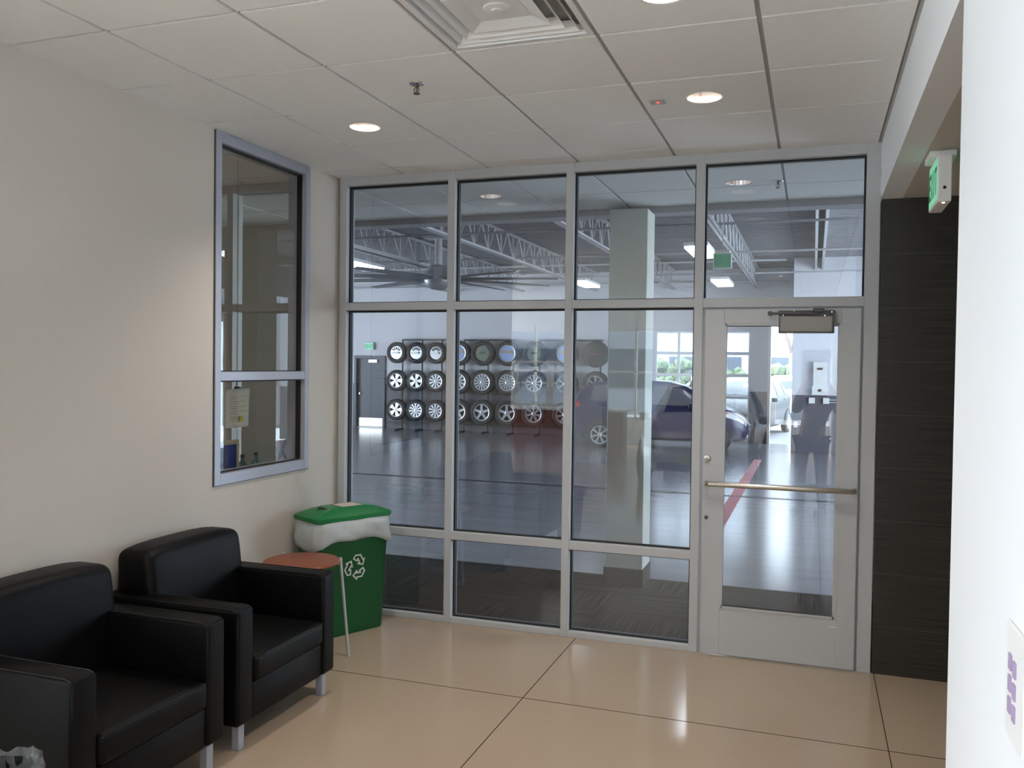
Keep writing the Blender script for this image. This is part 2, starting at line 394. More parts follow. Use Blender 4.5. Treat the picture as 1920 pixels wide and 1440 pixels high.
# corridor walls
bm = B()
box(bm, -3.1, -2.75, 1.70, 1.80, 0, 4.1); box(bm, -2.08, -.97, 1.70, 1.80, 0, 4.1); box(bm, -2.75, -2.08, 1.70, 1.80, 2.35, 4.1)
struct('wall_corridor', bm, 'wall')
struct('wall_corridor_end', bx(8, 8.1, 0, 1.85, 0, 4.1), 'twotone')
struct('wall_corridor_near', bx(5.6, 8.1, 0, .14, 0, 4.1), 'wall')
struct('wall_lintel', bx(-.97, 8, 1.66, 1.85, 2.985, 4.1), 'truss')
d2 = struct('door_2', bx(-2.75, -2.08, 1.72, 1.75, .02, 2.35), 'alu')
bm = B(); box(bm, -2.65, -2.18, 1.712, 1.72, .25, 2.2); obj('pane', bm, 'frost', d2)

# bay walls
bm = B()
Y0, Y1 = 15.6, 15.8
GX0, GX1, OX0, OX1 = -.45, 1.75, 2.16, 2.87
box(bm, -12.2, -8.60, Y0, Y1, 0, 4.1); box(bm, -8.60, -7.76, Y0, Y1, 1.90, 4.1); box(bm, -7.76, GX0, Y0, Y1, 0, 4.1)
box(bm, GX0, GX1, Y0, Y1, 2.6, 4.1); box(bm, GX0, GX1, Y0, Y1, 0, .0+.001)
box(bm, GX1, OX0, Y0, Y1, 0, 4.1); box(bm, OX0, OX1, Y0, Y1, 3.0, 4.1); box(bm, OX1, 8.2, Y0, Y1, 0, 4.1)
struct('wall_far', bm, 'twotone')
struct('wall_stub', bx(2.74, 8, 13.7, 13.9, 0, 4.1), 'twotone')
bm = B(); box(bm, 8, 8.2, 1.85, 3.5, 0, 4.1); box(bm, 8, 8.2, 11.5, 15.6, 0, 4.1); box(bm, 8, 8.2, 3.5, 11.5, 3.2, 4.1); struct('wall_bay_right', bm, 'twotone')
bm = B(); box(bm, -12.2, -12, 1.7, 5.5, 0, 4.1); box(bm, -12.2, -12, 12.5, 15.6, 0, 4.1); box(bm, -12.2, -12, 5.5, 12.5, 3.1, 4.1); struct('wall_bay_left', bm, 'twotone')
struct('wall_bay_near', bx(-12.2, -3.1, 1.7, 1.8, 0, 4.1), 'twotone')
# ribbed roof deck: ribs run along x
bm = B(); prof = []; y = 1.6
while y < 15.8:
    prof += [(y, 4.10), (y+.06, 4.10), (y+.075, 4.055), (y+.135, 4.055)]; y += .15
va = [bm.verts.new((-12.2, p[0], p[1])) for p in prof]; vb = [bm.verts.new((8.2, p[0], p[1])) for p in prof]
for i in range(len(prof)-1): bm.faces.new((va[i], va[i+1], vb[i+1], vb[i]))
struct('ceiling_deck', bm, 'deck')
struct('ceiling_slab', bx(-12.2, 8.2, 1.6, 15.8, 4.115, 4.3), 'deck')

# showroom behind the camera: glazing on two sides
def glazing(name, axis, fixed, a0, a1, z0, z1, n, rails, kind_glass='glass', t=.09, fw=.05, mt='alu'):
    r = struct_e(name)
    bm = B()
    def bb(p0, p1, q0, q1):
        if axis == 'y': box(bm, p0, p1, fixed, fixed+t, q0, q1)
        else: box(bm, fixed, fixed+t, p0, p1, q0, q1)
    for i in range(n+1):
        p = a0 + (a1-a0)*i/n
        p0 = min(max(p-fw/2, a0), a1-fw); bb(p0, p0+fw, z0, z1)
    for z in (z0, z1-fw, *rails): bb(a0, a1, z, z+fw)
    obj('frame', bm, mt, r)
    return r
glazing('window_4', 'x', -6.1, -14, -3.7, 0, H, 7, (.6, 2.1))
bm = B(); box(bm, -6.1, -5.9, -14.2, -14, 0, H+.1); box(bm, 3.5, 3.66, -14.2, -14, 0, H+.1); box(bm, -6.1, -5.6, -14.2, -14, 0, H+.1)
box(bm, -5.6, 3.5, -14.2, -14, 2.6, H+.1); box(bm, -5.6, 3.5, -14.2, -14, 0, .55); box(bm, -2.2, -1.5, -14.2, -14, .55, 2.6); box(bm, 1.9, 2.4, -14.2, -14, .55, 2.6)
struct('wall_back', bm, 'wall_r')
glazing('window_5', 'y', -14.12, -5.6, -2.2, .55, 2.6, 4, (1.6,), mt='white')
glazing('window_6', 'y', -14.12, -1.5, 1.9, .55, 2.6, 4, (1.6,), mt='white')
struct('wall_showroom_side', bx(-6.1, -3.1, -3.72, -3.6, 0, H+.1), 'wall_r')

# ------------------------------------------------------------------ storefront (window_1) and the same system in the office (window_2)
def storefront():
    r = struct_e('window_1'); Tz = H; g0, g1 = .06, .07
    fx = [(.012, .065), (.833, .883), (1.653, 1.703), (2.470, 2.522)]
    for a, b in fx: obj('mullion', bx(a, b, 0, .115, 0, Tz, bev=.002, seg=1), 'alu', r)
    obj('mullion', bx(3.43, 3.505, 0, .115, 0, Tz, bev=.002, seg=1), 'alu', r)
    spans = [(.065, .833), (.883, 1.653), (1.703, 2.470)]
    def rail(a, b, z0, z1): obj('rail', bx(a, b, .002, .113, z0, z1, bev=.0015, seg=1), 'alu', r)
    for a, b in spans:
        for z0, z1 in ((0, .036), (.565, .617), (2.110, 2.163), (2.976, Tz)): rail(a, b, z0, z1)
        for z0, z1 in ((.036, .565), (.617, 2.110), (2.163, 2.976)):
            obj('pane', bx(a+.001, b-.001, g0, g1, z0+.001, z1-.001), 'glass', r)
            gk = B(); w = .010
            box(gk, a, a+w, g0-.014, g0+.024, z0, z1); box(gk, b-w, b, g0-.014, g0+.024, z0, z1); box(gk, a, b, g0-.0141, g0+.0241, z0, z0+.007); box(gk, a, b, g0-.0141, g0+.0241, z1-w*1.2, z1)
            obj('gasket', gk, 'gasket', r)
    a, b = 2.522, 3.43
    rail(a, b, 2.976, Tz); rail(a, b, 2.106, 2.163)
    obj('pane', bx(a+.001, b-.001, g0, g1, 2.164, 2.975), 'glass', r)
    gk = B(); w = .010
    box(gk, a, a+w, g0-.014, g0+.024, 2.163, 2.976); box(gk, b-w, b, g0-.014, g0+.024, 2.163, 2.976); box(gk, a, b, g0-.0141, g0+.0241, 2.976-w, 2.976)
    obj('gasket', gk, 'gasket', r)
    # door stop in the jambs
    st = B(); box(st, 2.522, 2.536, .03, .113, 0, 2.106); box(st, 3.418, 3.43, .03, .113, 0, 2.106); box(st, 2.536, 3.418, .0302, .1128, 2.094, 2.106)
    obj('door_stop', st, 'alu', r)
    obj('trim_strip', bx(0.0, .012, .02, .10, 0, Tz), 'wall', r)
storefront()
# ceiling closure above storefront
struct('trim_2', bx(-3, 5.6, .02, .1, H+.001, H+.16), 'tbar')
def door():
    d = struct_e('door_1'); x0, x1, z0, z1 = 2.541, 3.414, .010, 2.094; y0, y1 = -.016, .028
    gx0, gx1, gz0, gz1 = 2.653, 3.312, .293, 2.008
    bm = B(); box(bm, x0, gx0, y0, y1, z0, z1, bev=.002, seg=1); obj('stile', bm, 'alu', d)
    bm = B(); box(bm, gx1, x1, y0, y1, z0, z1, bev=.002, seg=1); obj('stile', bm, 'alu', d)
    obj('rail', bx(gx0, gx1, y0+.0007, y1, z0, gz0, bev=.0015, seg=1), 'alu', d)
    obj('rail', bx(gx0, gx1, y0+.0007, y1, gz1, z1, bev=.0015, seg=1), 'alu', d)
    bd = B(); w = .013
    for s in ((gx0, gx0+w, gz0, gz1), (gx1-w, gx1, gz0, gz1), (gx0+w, gx1-w, gz0, gz0+w), (gx0+w, gx1-w, gz1-w, gz1)): box(bd, s[0]-.006, s[1]+.003, y0-.003, y0+.012, s[2], s[3])
    obj('glazing_bead', bd, 'alu', d)
    gk = B(); w = .004; a, b, c, e = gx0+.013, gx1-.013, gz0+.013, gz1-.013
    for s in ((a, a+w, c, e), (b-w, b, c, e), (a, b, c, c+w), (a, b, e-w, e)): box(gk, s[0], s[1], y0+.004, y0+.02, s[2], s[3])
    obj('gasket', gk, 'gasket', d)
    obj('pane', bx(a, b, y0+.014, y0+.022, c, e), 'glass', d)
    # push bar
    pb = B(); z = 1.046
    tube(pb, [(2.567, y0-.001, z), (2.567, y0-.04, z), (2.575, y0-.052, z), (2.59, y0-.055, z), (3.375, y0-.055, z+.001), (3.39, y0-.052, z), (3.397, y0-.04, z), (3.397, y0-.001, z)], .0155, 14)
    obj('push_bar', pb, 'steel', d, smooth=50)
    kl = B(); lathe(kl, [(0, -.003), (.012, -.003), (.019, -.001), (.0205, .004), (.0205, .012)], 24, Matrix.Translation((2.567, y0-.012, 1.196)) @ Matrix.Rotation(-PI/2, 4, 'X')); obj('lock_cylinder', kl, 'steel', d, smooth=40)
    ks = B(); lathe(ks, [(0, -.0005), (.004, -.0005), (.004, .004)], 12, Matrix.Translation((2.567, y0-.0165, 1.192)) @ Matrix.Rotation(-PI/2, 4, 'X')); obj('keyhole', ks, 'black', d)
    kl = B(); lathe(kl, [(0, -.003), (.009, -.003), (.011, .0), (.011, .006)], 20, Matrix.Translation((2.567, y0-.005, .836)) @ Matrix.Rotation(-PI/2, 4, 'X')); obj('bolt_cover', kl, 'dmetal', d, smooth=40)
    obj('maker_mark', bx(3.275, 3.322, y0-.0012, y0, .245, .249), 'white', d)
    # closer
    cl = obj('door_closer', bx(2.975, 3.262, y0-.055, y0-.001, 1.958, 2.047, bev=.005), 'closer', d)
    fr = B(); box(fr, 2.967, 2.978, y0-.05, y0, 1.952, 2.052); box(fr, 3.26, 3.272, y0-.05, y0, 1.952, 2.078); box(fr, 2.967, 3.272, y0-.05, y0, 1.950, 1.958); obj('closer_case', fr, 'dmetal', cl)
    bp = B(); box(bp, 2.966, 3.272, y0-.01, y0-.0005, 2.045, 2.083, bev=.002, seg=1); obj('back_plate', bp, 'dmetal', cl)
    sc = B()
    for (sx, sz) in ((3.258, 2.073), (3.22, 2.052), (2.99, 2.056), (3.05, 2.078)): lathe(sc, [(0, 0), (.004, 0), (.0055, .003)], 10, Matrix.Translation((sx, y0-.013, sz)) @ Matrix.Rotation(-PI/2, 4, 'X'))
    obj('screw', sc, 'chrome', cl)
    ar = B(); box(ar, 2.91, 3.19, y0-.038, y0-.026, 2.058, 2.072, bev=.003); box(ar, 2.96, 3.17, y0-.024, y0-.012, 2.066, 2.078, bev=.003)
    box(ar, 3.155, 3.215, y0-.046, y0-.010, 2.070, 2.094, bev=.004); lathe(ar, [(0, -.003), (.012, -.003), (.014, .0), (.014, .015)], 18, Matrix.Translation((2.917, y0-.036, 2.065)) @ Matrix.Rotation(-PI/2, 4, 'X'))
    obj('closer_arm', ar, 'dmetal', cl)
door()
def left_window():
    r = struct_e('window_2'); f = .05
    y0, y1, z0, z1 = wy0, wy1, wz0, wz1; xa, xb = -.125, .012
    for a, b in ((y0, y0+f), (y1-f, y1)): obj('jamb', bx(xa, xb, a, b, z0, z1, bev=.002, seg=1), 'alu_b', r)
    for a, b in ((z0, z0+.062), (z1-.062, z1), (1.632, 1.684)): obj('rail', bx(xa+.002, xb-.002, y0+f, y1-f, a, b, bev=.002, seg=1), 'alu_b', r)
    for a, b in ((z0+.062, 1.632), (1.684, z1-.062)):
        obj('pane', bx(-.045, -.035, y0+f, y1-f, a, b), 'glass_o', r)
        gk = B(); w = .008
        box(gk, -.055, -.02, y0+f, y0+f+w, a, b); box(gk, -.055, -.02, y1-f-w, y1-f, a, b); box(gk, -.0551, -.0199, y0+f, y1-f, a, a+w*.7); box(gk, -.0551, -.0199, y0+f, y1-f, b-w, b)
        obj('gasket', gk, 'gasket', r)
    sf = B(); box(sf, xa-.001, .006, y0-.004, y0+.001, z0-.004, z1); box(sf, xa, .006, y1-.001, y1+.004, z0-.004, z1); box(sf, xa, .006, y0, y1, z0-.004, z0+.0); obj('sealant', sf, 'dmetal', r)
left_window()
# storefront run inside the office (end wall)
def office_front():
    r = struct_e('window_3'); y0, y1 = .0, .115; Tz = H
    for a, b in ((-3.0, -2.95), (-1.98, -1.93), (-.93, -.88), (-.13, -.08)): obj('mullion', bx(a, b, y0, y1, 0, Tz), 'alu', r)
    for z0, z1 in ((0, .036), (2.110, 2.163), (2.976, Tz)):
        for a, b in ((-2.95, -1.98), (-1.93, -.93), (-.88, -.13)): obj('rail', bx(a, b, y0+.001, y1-.001, z0, z1), 'alu', r)
    obj('closure_panel', bx(-.08, .0, y0, y1, 0, Tz), 'wall', r)
    for a, b in ((-2.95, -1.98), (-.88, -.13)):
        for z0, z1 in ((.036, 2.110), (2.163, 2.976)): obj('pane', bx(a, b, .06, .07, z0, z1), 'glass_o', r)
    obj('pane', bx(-1.93, -.93, .06, .07, 2.163, 2.976), 'glass_o', r)
    d = struct_e('door_3'); st = B()
    box(st, -1.92, -1.80, .03, .075, .01, 2.10); box(st, -.985, -.935, .03, .075, .01, 2.10); box(st, -1.80, -.985, .031, .074, 2.04, 2.10); box(st, -1.80, -.985, .031, .074, .01, .29); obj('stile', st, 'white', d)
    obj('pane', bx(-1.80, -.985, .05, .058, .29, 2.04), 'glass_o', d)
office_front()
# bay far openings: glazed overhead door, open door frame, grey personnel door
def overhead_door():
    r = struct_e('door_4'); x0, x1 = GX0, GX1; n = 4; m = 5
    bm = B(); zs = [.02 + i*(2.58/m) for i in range(m+1)]
    for i in range(m+1): box(bm, x0, x1, 15.62, 15.67, zs[i]-.035 if i else .0, zs[i]+.035 if i < m else 2.6)
    for k in range(n+1):
        p = x0+(x1-x0)*k/n; box(bm, max(p-.03, x0), min(p+.03, x1), 15.621, 15.669, 0, 2.6)
    obj('frame', bm, 'white', r)
    bm = B(); box(bm, x0+.02, x1-.02, 15.64, 15.65, .05, .60); obj('panel', bm, 'white', r)
    obj('pane', bx(x0+.02, x1-.02, 15.64, 15.65, .62, 2.57), 'glass', r)
    t = struct_e('trim_3'); bm = B(); box(bm, OX0, OX0+.06, 15.59, 15.81, 0, 3.0); box(bm, OX1-.06, OX1, 15.59, 15.81, 0, 3.0); box(bm, OX0, OX1, 15.59, 15.81, 2.94, 3.0); obj('frame', bm, 'white', t)
overhead_door()
def far_door():
    r = struct_e('door_5')
    bm = B(); box(bm, -8.66, -8.60, 15.55, 15.72, 0, 1.95); box(bm, -7.79, -7.73, 15.55, 15.72, 0, 1.95); box(bm, -8.60, -7.79, 15.551, 15.719, 1.88, 1.95); obj('frame', bm, 'greyd', r)
    obj('leaf', bx(-8.60, -7.79, 15.66, 15.70, .01, 1.88), 'greyd', r)
    obj('kick_plate', bx(-8.57, -7.82, 15.65, 15.66, .03, .26), 'steel', r)
    obj('closer', bx(-8.25, -8.0, 15.60, 15.66, 1.77, 1.84), 'steel', r)
    bm = B(); lathe(bm, [(0, 0), (.025, .005), (.03, .02), (.012, .035), (.012, .07)], 16, Matrix.Translation((-8.52, 15.6, .92)) @ Matrix.Rotation(-PI/2, 4, 'X')); obj('door_knob', bm, 'chrome', r, smooth=40)
far_door()
# column at the carpet edge
bm = B(); box(bm, 1.615, 1.917, 1.42, 1.735, 0, 2.985, bev=.004, seg=1)
col = struct('column', bm, 'column')
obj('baseboard', bx(1.607, 1.925, 1.412, 1.743, 0, .14), 'carpet', col)

# ------------------------------------------------------------------ roof trusses, beams, pipes
def truss():
    t = thing('roof_truss', '', 'truss', (0, 0, 0)); y0, y1, zb, zt = 2.0, 15.5, 3.60, 4.03
    for z, nm in ((zb, 'bottom_chord'), (zt, 'top_chord')):
        bm = B()
        for s in (-1, 1):
            box(bm, min(s*.008, s*.05), max(s*.008, s*.05), y0, y1, z-.004, z+.002); box(bm, min(s*.008, s*.013), max(s*.008, s*.013), y0, y1, z, z+.045 if z < 4 else z+.02)
        obj(nm, bm, 'truss', t)
    wm = B(); L = .62
    tube(wm, [(0, 0, zt), (0, L/2, zb+.02), (0, L, zt)], .013, 6); tube(wm, [(0, L/2, zt), (0, L/2, zb+.02)], .009, 6)
    w0 = obj('web_bar', wm, 'truss', t); n = int((y1-y0)/L)
    w0.location = (0, y0+.05, 0)
    for i in range(1, n):
        w = w0.copy(); COL.objects.link(w); w.location = (0, y0+.05+i*L, 0)
    return t
tr = truss(); g = 'grey open-web roof trusses running away over the service bay'
TL = [(-3.8, 'grey open-web roof truss beside the big fan, furthest left in view'), (-1.9, 'grey open-web roof truss just right of the big fan'), (0, 'grey open-web roof truss seen left of and behind the square column'),
      (1.9, 'grey open-web roof truss above the blue car nose with a lit strip light beside it'), (-5.7, 'grey open-web roof truss at the far left, left of the fan'), ]
for i, (x, lb) in enumerate(TL):
    if i == 0: tr.location = (x, 0, 0); tr['label'] = lb; tr['group'] = g
    else: dup(tr, (x, 0, 0), None, lb, g)
for n_, (x, w_, lb) in enumerate([(3.17, .04, 'pale narrow steel beam under the deck, left one of the close pair over the door'), (3.30, .04, 'pale narrow steel beam under the deck, right one of the close pair over the door')]):
    tag(obj('roof_beam', bx(x-w_/2, x+w_/2, 2.0, 15.5, 3.80, 4.055), 'pipe'), lb, 'beam', 'pair of pale roof beams')
for y, lb in ((6.4, 'thin bridging angle across the trusses, nearest to the corridor'), (9.3, 'thin bridging angle across the trusses above the fan'), (12.6, 'thin bridging angle across the trusses nearest the tyre wall')):
    bm = B(); box(bm, -11.9, 7.9, y-.02, y+.02, 3.655, 3.66); box(bm, -11.9, 7.9, y-.02, y-.015, 3.625, 3.66)
    tag(obj('bridging_bar', bm, 'truss'), lb, 'bar', 'bridging bars across the roof trusses')
for y, z, lb in ((15.45, 3.75, 'thin pale pipe along the top of the tyre wall'), (13.3, 3.98, 'thin pale pipe under the deck in front of the far wall')):
    bm = B(); tube(bm, [(-11.9, y, z), (2.6, y, z)], .022, 8); tag(obj('pipe', bm, 'pipe', smooth=60), lb, 'pipe')
def strip_light(loc, lb):
    t = thing('strip_light', lb, 'light fixture', loc, 0, 'fluorescent strip lights under the service bay trusses')
    obj('housing', bx(-.17, .17, -.62, .62, .02, .075, bev=.008), 'white', t)
    obj('lens', bx(-.16, .16, -.61, .61, -.012, .02, bev=.008), 'fluo', t)
    bm = B(); tube(bm, [(0, -.45, .07), (0, -.45, 3.62-loc[2]+.42)], .004, 6); obj('hanger', bm, 'truss', t); bm = B(); tube(bm, [(0, .45, .07), (0, .45, 3.62-loc[2]+.42)], .004, 6); obj('hanger', bm, 'truss', t)
    return t
strip_light((-4.25, 7.9, 3.42), 'lit strip light at the far left of the bay beside the fan blades')
strip_light((-1.30, 12.0, 3.42), 'lit strip light over the tyre racks between fan and column')
strip_light((1.58, 7.55, 3.42), 'large bright strip light above the door, nearest of the two there')
strip_light((1.42, 12.3, 3.42), 'smaller bright strip light above the door, farther of the two there')
for x, y in ((5.5, 6), (5.5, 11), (-8, 11)): strip_light((x, y, 3.42), ('lit strip light at the right end of the bay, nearer one' if y < 8 else 'lit strip light at the right end of the bay, farther one') if x > 0 else 'lit strip light at the left end of the service bay')
def big_fan():
    t = thing('ceiling_fan', 'very large grey ceiling fan with long blades hanging in the service bay', 'fan', (-3.26, 9.0, 3.28), 0)
    bm = B(); lathe(bm, [(0, -.20), (.12, -.19), (.21, -.13), (.26, -.03), (.27, .05), (.25, .10), (.18, .16), (.15, .24), (0, .24)], 28); obj('motor_hub', bm, 'fan', t, smooth=50)
    bm = B(); tube(bm, [(0, 0, .22), (0, 0, .82)], .065, 16); obj('down_rod', bm, 'truss', t, smooth=60)
    obj('mount_plate', bx(-.25, .25, -.15, .15, .72, .76), 'truss', t)
    bm = B(); n = 12; prof = [(-.09, -.012), (-.03, .006), (.05, .012), (.09, .004), (.05, -.004), (-.03, -.006)]
    rings = []
    for i in range(n+1):
        r = .22+i*(2.2-.22)/n; a = .28*(1-i/n)+.12; k = .6 if i == 0 else 1-.25*i/n; dz = -.02*(i/n)**2
        rings.append([bm.verts.new((r, p[0]*k*math.cos(a)-p[1]*math.sin(a), p[0]*k*math.sin(a)+p[1]*math.cos(a)+dz)) for p in prof])
    for i in range(n):
        for k in range(6): bm.faces.new((rings[i][k], rings[i][(k+1) % 6], rings[i+1][(k+1) % 6], rings[i+1][k]))
    bm.faces.new(rings[0][::-1]); bm.faces.new(rings[-1])
    b0 = obj('blade', bm, 'fan', t, smooth=50)
    for k in range(10):
        b = b0 if k == 0 else b0.copy()
        if k: COL.objects.link(b)
        b.rotation_euler = (0, 0, 2*PI*k/10+.1)
big_fan()

# ------------------------------------------------------------------ lobby ceiling fittings
def downlight():
    t = thing('downlight', '', 'ceiling light')
    bm = B(); lathe(bm, [(.083, .0), (.0925, -.0025), (.0935, -.001), (.0935, .0002)], 40); obj('trim_ring', bm, 'white', t, smooth=30)
    bm = B(); n = 48; rr = []
    for z, r in ((.0, .083), (.03, .079), (.07, .068), (.10, .055)):
        rr.append([bm.verts.new(((r-(.0012 if k % 2 else 0))*math.cos(2*PI*k/n), (r-(.0012 if k % 2 else 0))*math.sin(2*PI*k/n), z)) for k in range(n)])
    for i in range(3):
        for k in range(n): bm.faces.new((rr[i][k], rr[i+1][k], rr[i+1][(k+1) % n], rr[i][(k+1) % n]))
    obj('reflector', bm, 'reflector', t)
    bm = B(); lathe(bm, [(0, .098), (.05, .098), (.056, .103), (0, .106)], 24); obj('lamp', bm, 'lampglow', t)
    return t
dl = downlight(); first = True
DLAB = ['round recessed downlight near the left window corner', 'round recessed downlight right of the red-lit detector', 'round recessed downlight cut by the top edge of the picture right of the air diffuser',
        'round recessed downlight above the nearest armchair, out of the picture', 'round recessed downlight right above the photographer', 'round recessed downlight left of the showroom car', 'round recessed downlight right of the showroom car', 'added unseen downlight brightening the office, nearer the glass front', 'added unseen downlight brightening the office, nearer the back wall']
for i, (x, y) in enumerate(LIGHTS):
    if i == 0: dl.location = (x, y, H); dl['label'] = DLAB[0]; dl['group'] = 'recessed round downlights'
    else: dup(dl, (x, y, H), None, DLAB[i])
    l = bpy.data.lights.new('downlight_beam', 'SPOT'); l.energy = 50; l.color = (1, .91, .83); l.spot_size = math.radians(118); l.spot_blend = .7; l.shadow_soft_size = .05
    o = bpy.data.objects.new('downlight_beam', l); o.location = (x, y, H+.085); COL.objects.link(o)
for (x, y), lb in zip(VLIGHTS, ('round recessed downlight beyond the glass over the corridor carpet, left one', 'round recessed downlight beyond the glass over the corridor carpet, right one')):
    dup(dl, (x, y, H), None, lb)
    l = bpy.data.lights.new('downlight_beam', 'SPOT'); l.energy = 16; l.color = (1, .87, .76); l.spot_size = math.radians(80); l.spot_blend = .7; l.shadow_soft_size = .05
    o = bpy.data.objects.new('downlight_beam', l); o.location = (x, y, H+.085); COL.objects.link(o)
# air diffuser
def diffuser():
    t = thing('air_diffuser', 'square white ceiling air diffuser with stepped louvres at the top edge', 'air vent', (2.035, -2.326, H))
    def pyr(bm, r0, z0, r1, z1, th=.003):
        for (ra, za, rb, zb) in ((r0, z0, r1, z1),):
            a = [bm.verts.new((sx*ra, sy*ra, za)) for sx, sy in ((-1, -1), (1, -1), (1, 1), (-1, 1))]; b = [bm.verts.new((sx*rb, sy*rb, zb)) for sx, sy in ((-1, -1), (1, -1), (1, 1), (-1, 1))]
            c = [bm.verts.new((v.co.x, v.co.y, v.co.z+th)) for v in a]; d = [bm.verts.new((v.co.x, v.co.y, v.co.z+th)) for v in b]
            for k in range(4):
                j = (k+1) % 4; bm.faces.new((a[k], a[j], b[j], b[k])); bm.faces.new((c[k], d[k], d[j], c[j])); bm.faces.new((a[k], c[k], c[j], a[j])); bm.faces.new((b[k], b[j], d[j], d[k]))
        bmesh.ops.recalc_face_normals(bm, faces=bm.faces[:])
    bm = B(); pyr(bm, .296, .0, .272, .0); pyr(bm, .272, .0, .262, .035); obj('frame', bm, 'white', t)
    for (r0, r1) in ((.25, .222), (.205, .175)):
        bm = B(); pyr(bm, r0, .004, r1, .036); obj('louvre', bm, 'white', t)
    bm = B(); pyr(bm, .158, .006, .10, .026)
    box(bm, -.10, .10, -.10, .10, .024, .029); lathe(bm, [(0, .012), (.018, .012), (.022, .016), (.05, .020), (.055, .026)], 24); obj('centre_cone', bm, 'white', t)
    obj('duct_throat', bx(-.268, .268, -.268, .268, .055, .07), 'tbar', t)
    bm = B(); box(bm, -.296, -.27, -.296, .296, .004, .10); box(bm, .27, .296, -.296, .296, .004, .10); box(bm, -.27, .27, -.296, -.27, .004, .10); box(bm, -.27, .27, .27, .296, .004, .10); obj('collar', bm, 'white', t)
diffuser()
def sprinkler(loc, lb):
    t = thing('fire_sprinkler', lb, 'sprinkler', loc)
    bm = B(); lathe(bm, [(.012, -.001), (.034, -.004), (.036, -.001), (.036, .0)], 24); obj('escutcheon', bm, 'chrome', t, smooth=30)
    bm = B(); tube(bm, [(0, 0, .01), (0, 0, -.022)], .008, 12); tube(bm, [(-.009, 0, -.018), (-.014, 0, -.03), (-.004, 0, -.044)], .0025, 8); tube(bm, [(.009, 0, -.018), (.014, 0, -.03), (.004, 0, -.044)], .0025, 8); tube(bm, [(0, 0, -.022), (0, 0, -.042)], .0035, 8); obj('frame_arms', bm, 'brass', t, smooth=40)
    bm = B(); lathe(bm, [(0, -.044), (.016, -.046), (.016, -.048), (0, -.048)], 16); obj('deflector', bm, 'brass', t)
sprinkler((1.411, -1.70, H), 'small brass fire sprinkler in the lobby ceiling tile')
sprinkler((2.908, .926, H), 'small fire sprinkler in the corridor ceiling beyond the glass')
DET = mat('detector_grey', (196, 192, 188), .5)
t = thing('ceiling_detector', 'small flat square detector with a red light beside the right downlight', 'detector', (2.424, -1.115, H))
obj('cover', bx(-.038, .038, -.038, .038, -.006, .0, bev=.002), DET, t)
bm = B(); lathe(bm, [(0, -.0105), (.006, -.009), (.008, -.006)], 14); obj('indicator', bm, 'led', t)

# exit sign (lobby)
def exit_sign(loc, rz, lb, w=.27, h=.19, d=.05, hang=True, fm='green'):
    t = thing('exit_sign', lb, 'exit sign', loc, rz)
    obj('housing', bx(-w/2, w/2, -d/2, d/2, -h, 0, bev=.004), 'white', t)
    if hang: obj('canopy', bx(-.09, .09, -.055, .055, 0, .03, bev=.004), 'white', t)
    for s in (-1, 1):
        y = s*(d/2+.0015)
        bm = B(); box(bm, -w/2+.012, w/2-.012, min(s*d/2, y), max(s*d/2, y), -h+.012, -.012); f = obj('face', bm, fm, t)
        bm = B(); u = .011; H0, H1 = -h+.04, -.045; lw = (w-.07)/4
        yy = (min(y, y+s*.001), max(y, y+s*.001))
        def q(x0, x1, z0, z1, c): 
            a = -w/2+.025+c*(lw+.007)
            X0, X1 = a+x0*lw, a+x1*lw
            if s > 0: X0, X1 = -X1, -X0
            box(bm, X0, X1, yy[0], yy[1], H0+z0*(H1-H0), H0+z1*(H1-H0))
        def dg(x0, z0, x1, z1, c):
            a = -w/2+.025+c*(lw+.007); p0 = Vector((a+x0*lw, 0, H0+z0*(H1-H0))); p1 = Vector((a+x1*lw, 0, H0+z1*(H1-H0)))
            if s > 0: p0.x *= -1; p1.x *= -1
            dvec = (p1-p0); L = dvec.length; ang = math.atan2(dvec.z, dvec.x)
            box(bm, 0, L, yy[0], yy[1], -u/2, u/2, rot=Matrix.Translation(p0) @ Matrix.Rotation(-ang, 4, 'Y'))
        q(0, .28, 0, 1, 0); q(0, 1, 0, .16, 0); q(0, 1, .84, 1, 0); q(0, .85, .42, .58, 0)
        dg(.05, 0, .95, 1, 1); dg(.05, 1, .95, 0, 1)
        q(.36, .64, 0, 1, 2)
        q(0, 1, .84, 1, 3); q(.36, .64, 0, 1, 3)
        obj('letters', bm, 'greend', f)
    return t
e = exit_sign((3.685, -1.03, 2.681), PI/2+.0, 'white exit sign with green face hanging from the low ceiling by the dark wall', w=.30, h=.205, d=.055)
bm = B(); lathe(bm, [(0, 0), (.006, 0), (.007, .002)], 12, Matrix.Translation((-.1501, 0, -.145)) @ Matrix.Rotation(-PI/2, 4, 'Y')); obj('test_button', bm, 'black', e)
bm = B(); lathe(bm, [(0, -.004), (.005, -.003), (.006, 0)], 12, Matrix.Translation((-.12, 0, -.205))); obj('status_lamp', bm, 'lampglow', e)
exit_sign((-8.2, 15.55, 2.30), 0, 'small green exit sign on the far wall above the grey door', w=.26, h=.19, d=.07, hang=False)
ex = exit_sign((2.10, 5.4, 3.13), 0, 'added green sign hanging in the bay, standing in for a faint green reflection', w=.22, h=.19, d=.04, fm='green2')  # sign added in place of a green reflection in the glass
bm = B(); tube(bm, [(0, 0, .03), (0, 0, .93)], .006, 8); obj('rod', bm, 'truss', ex)

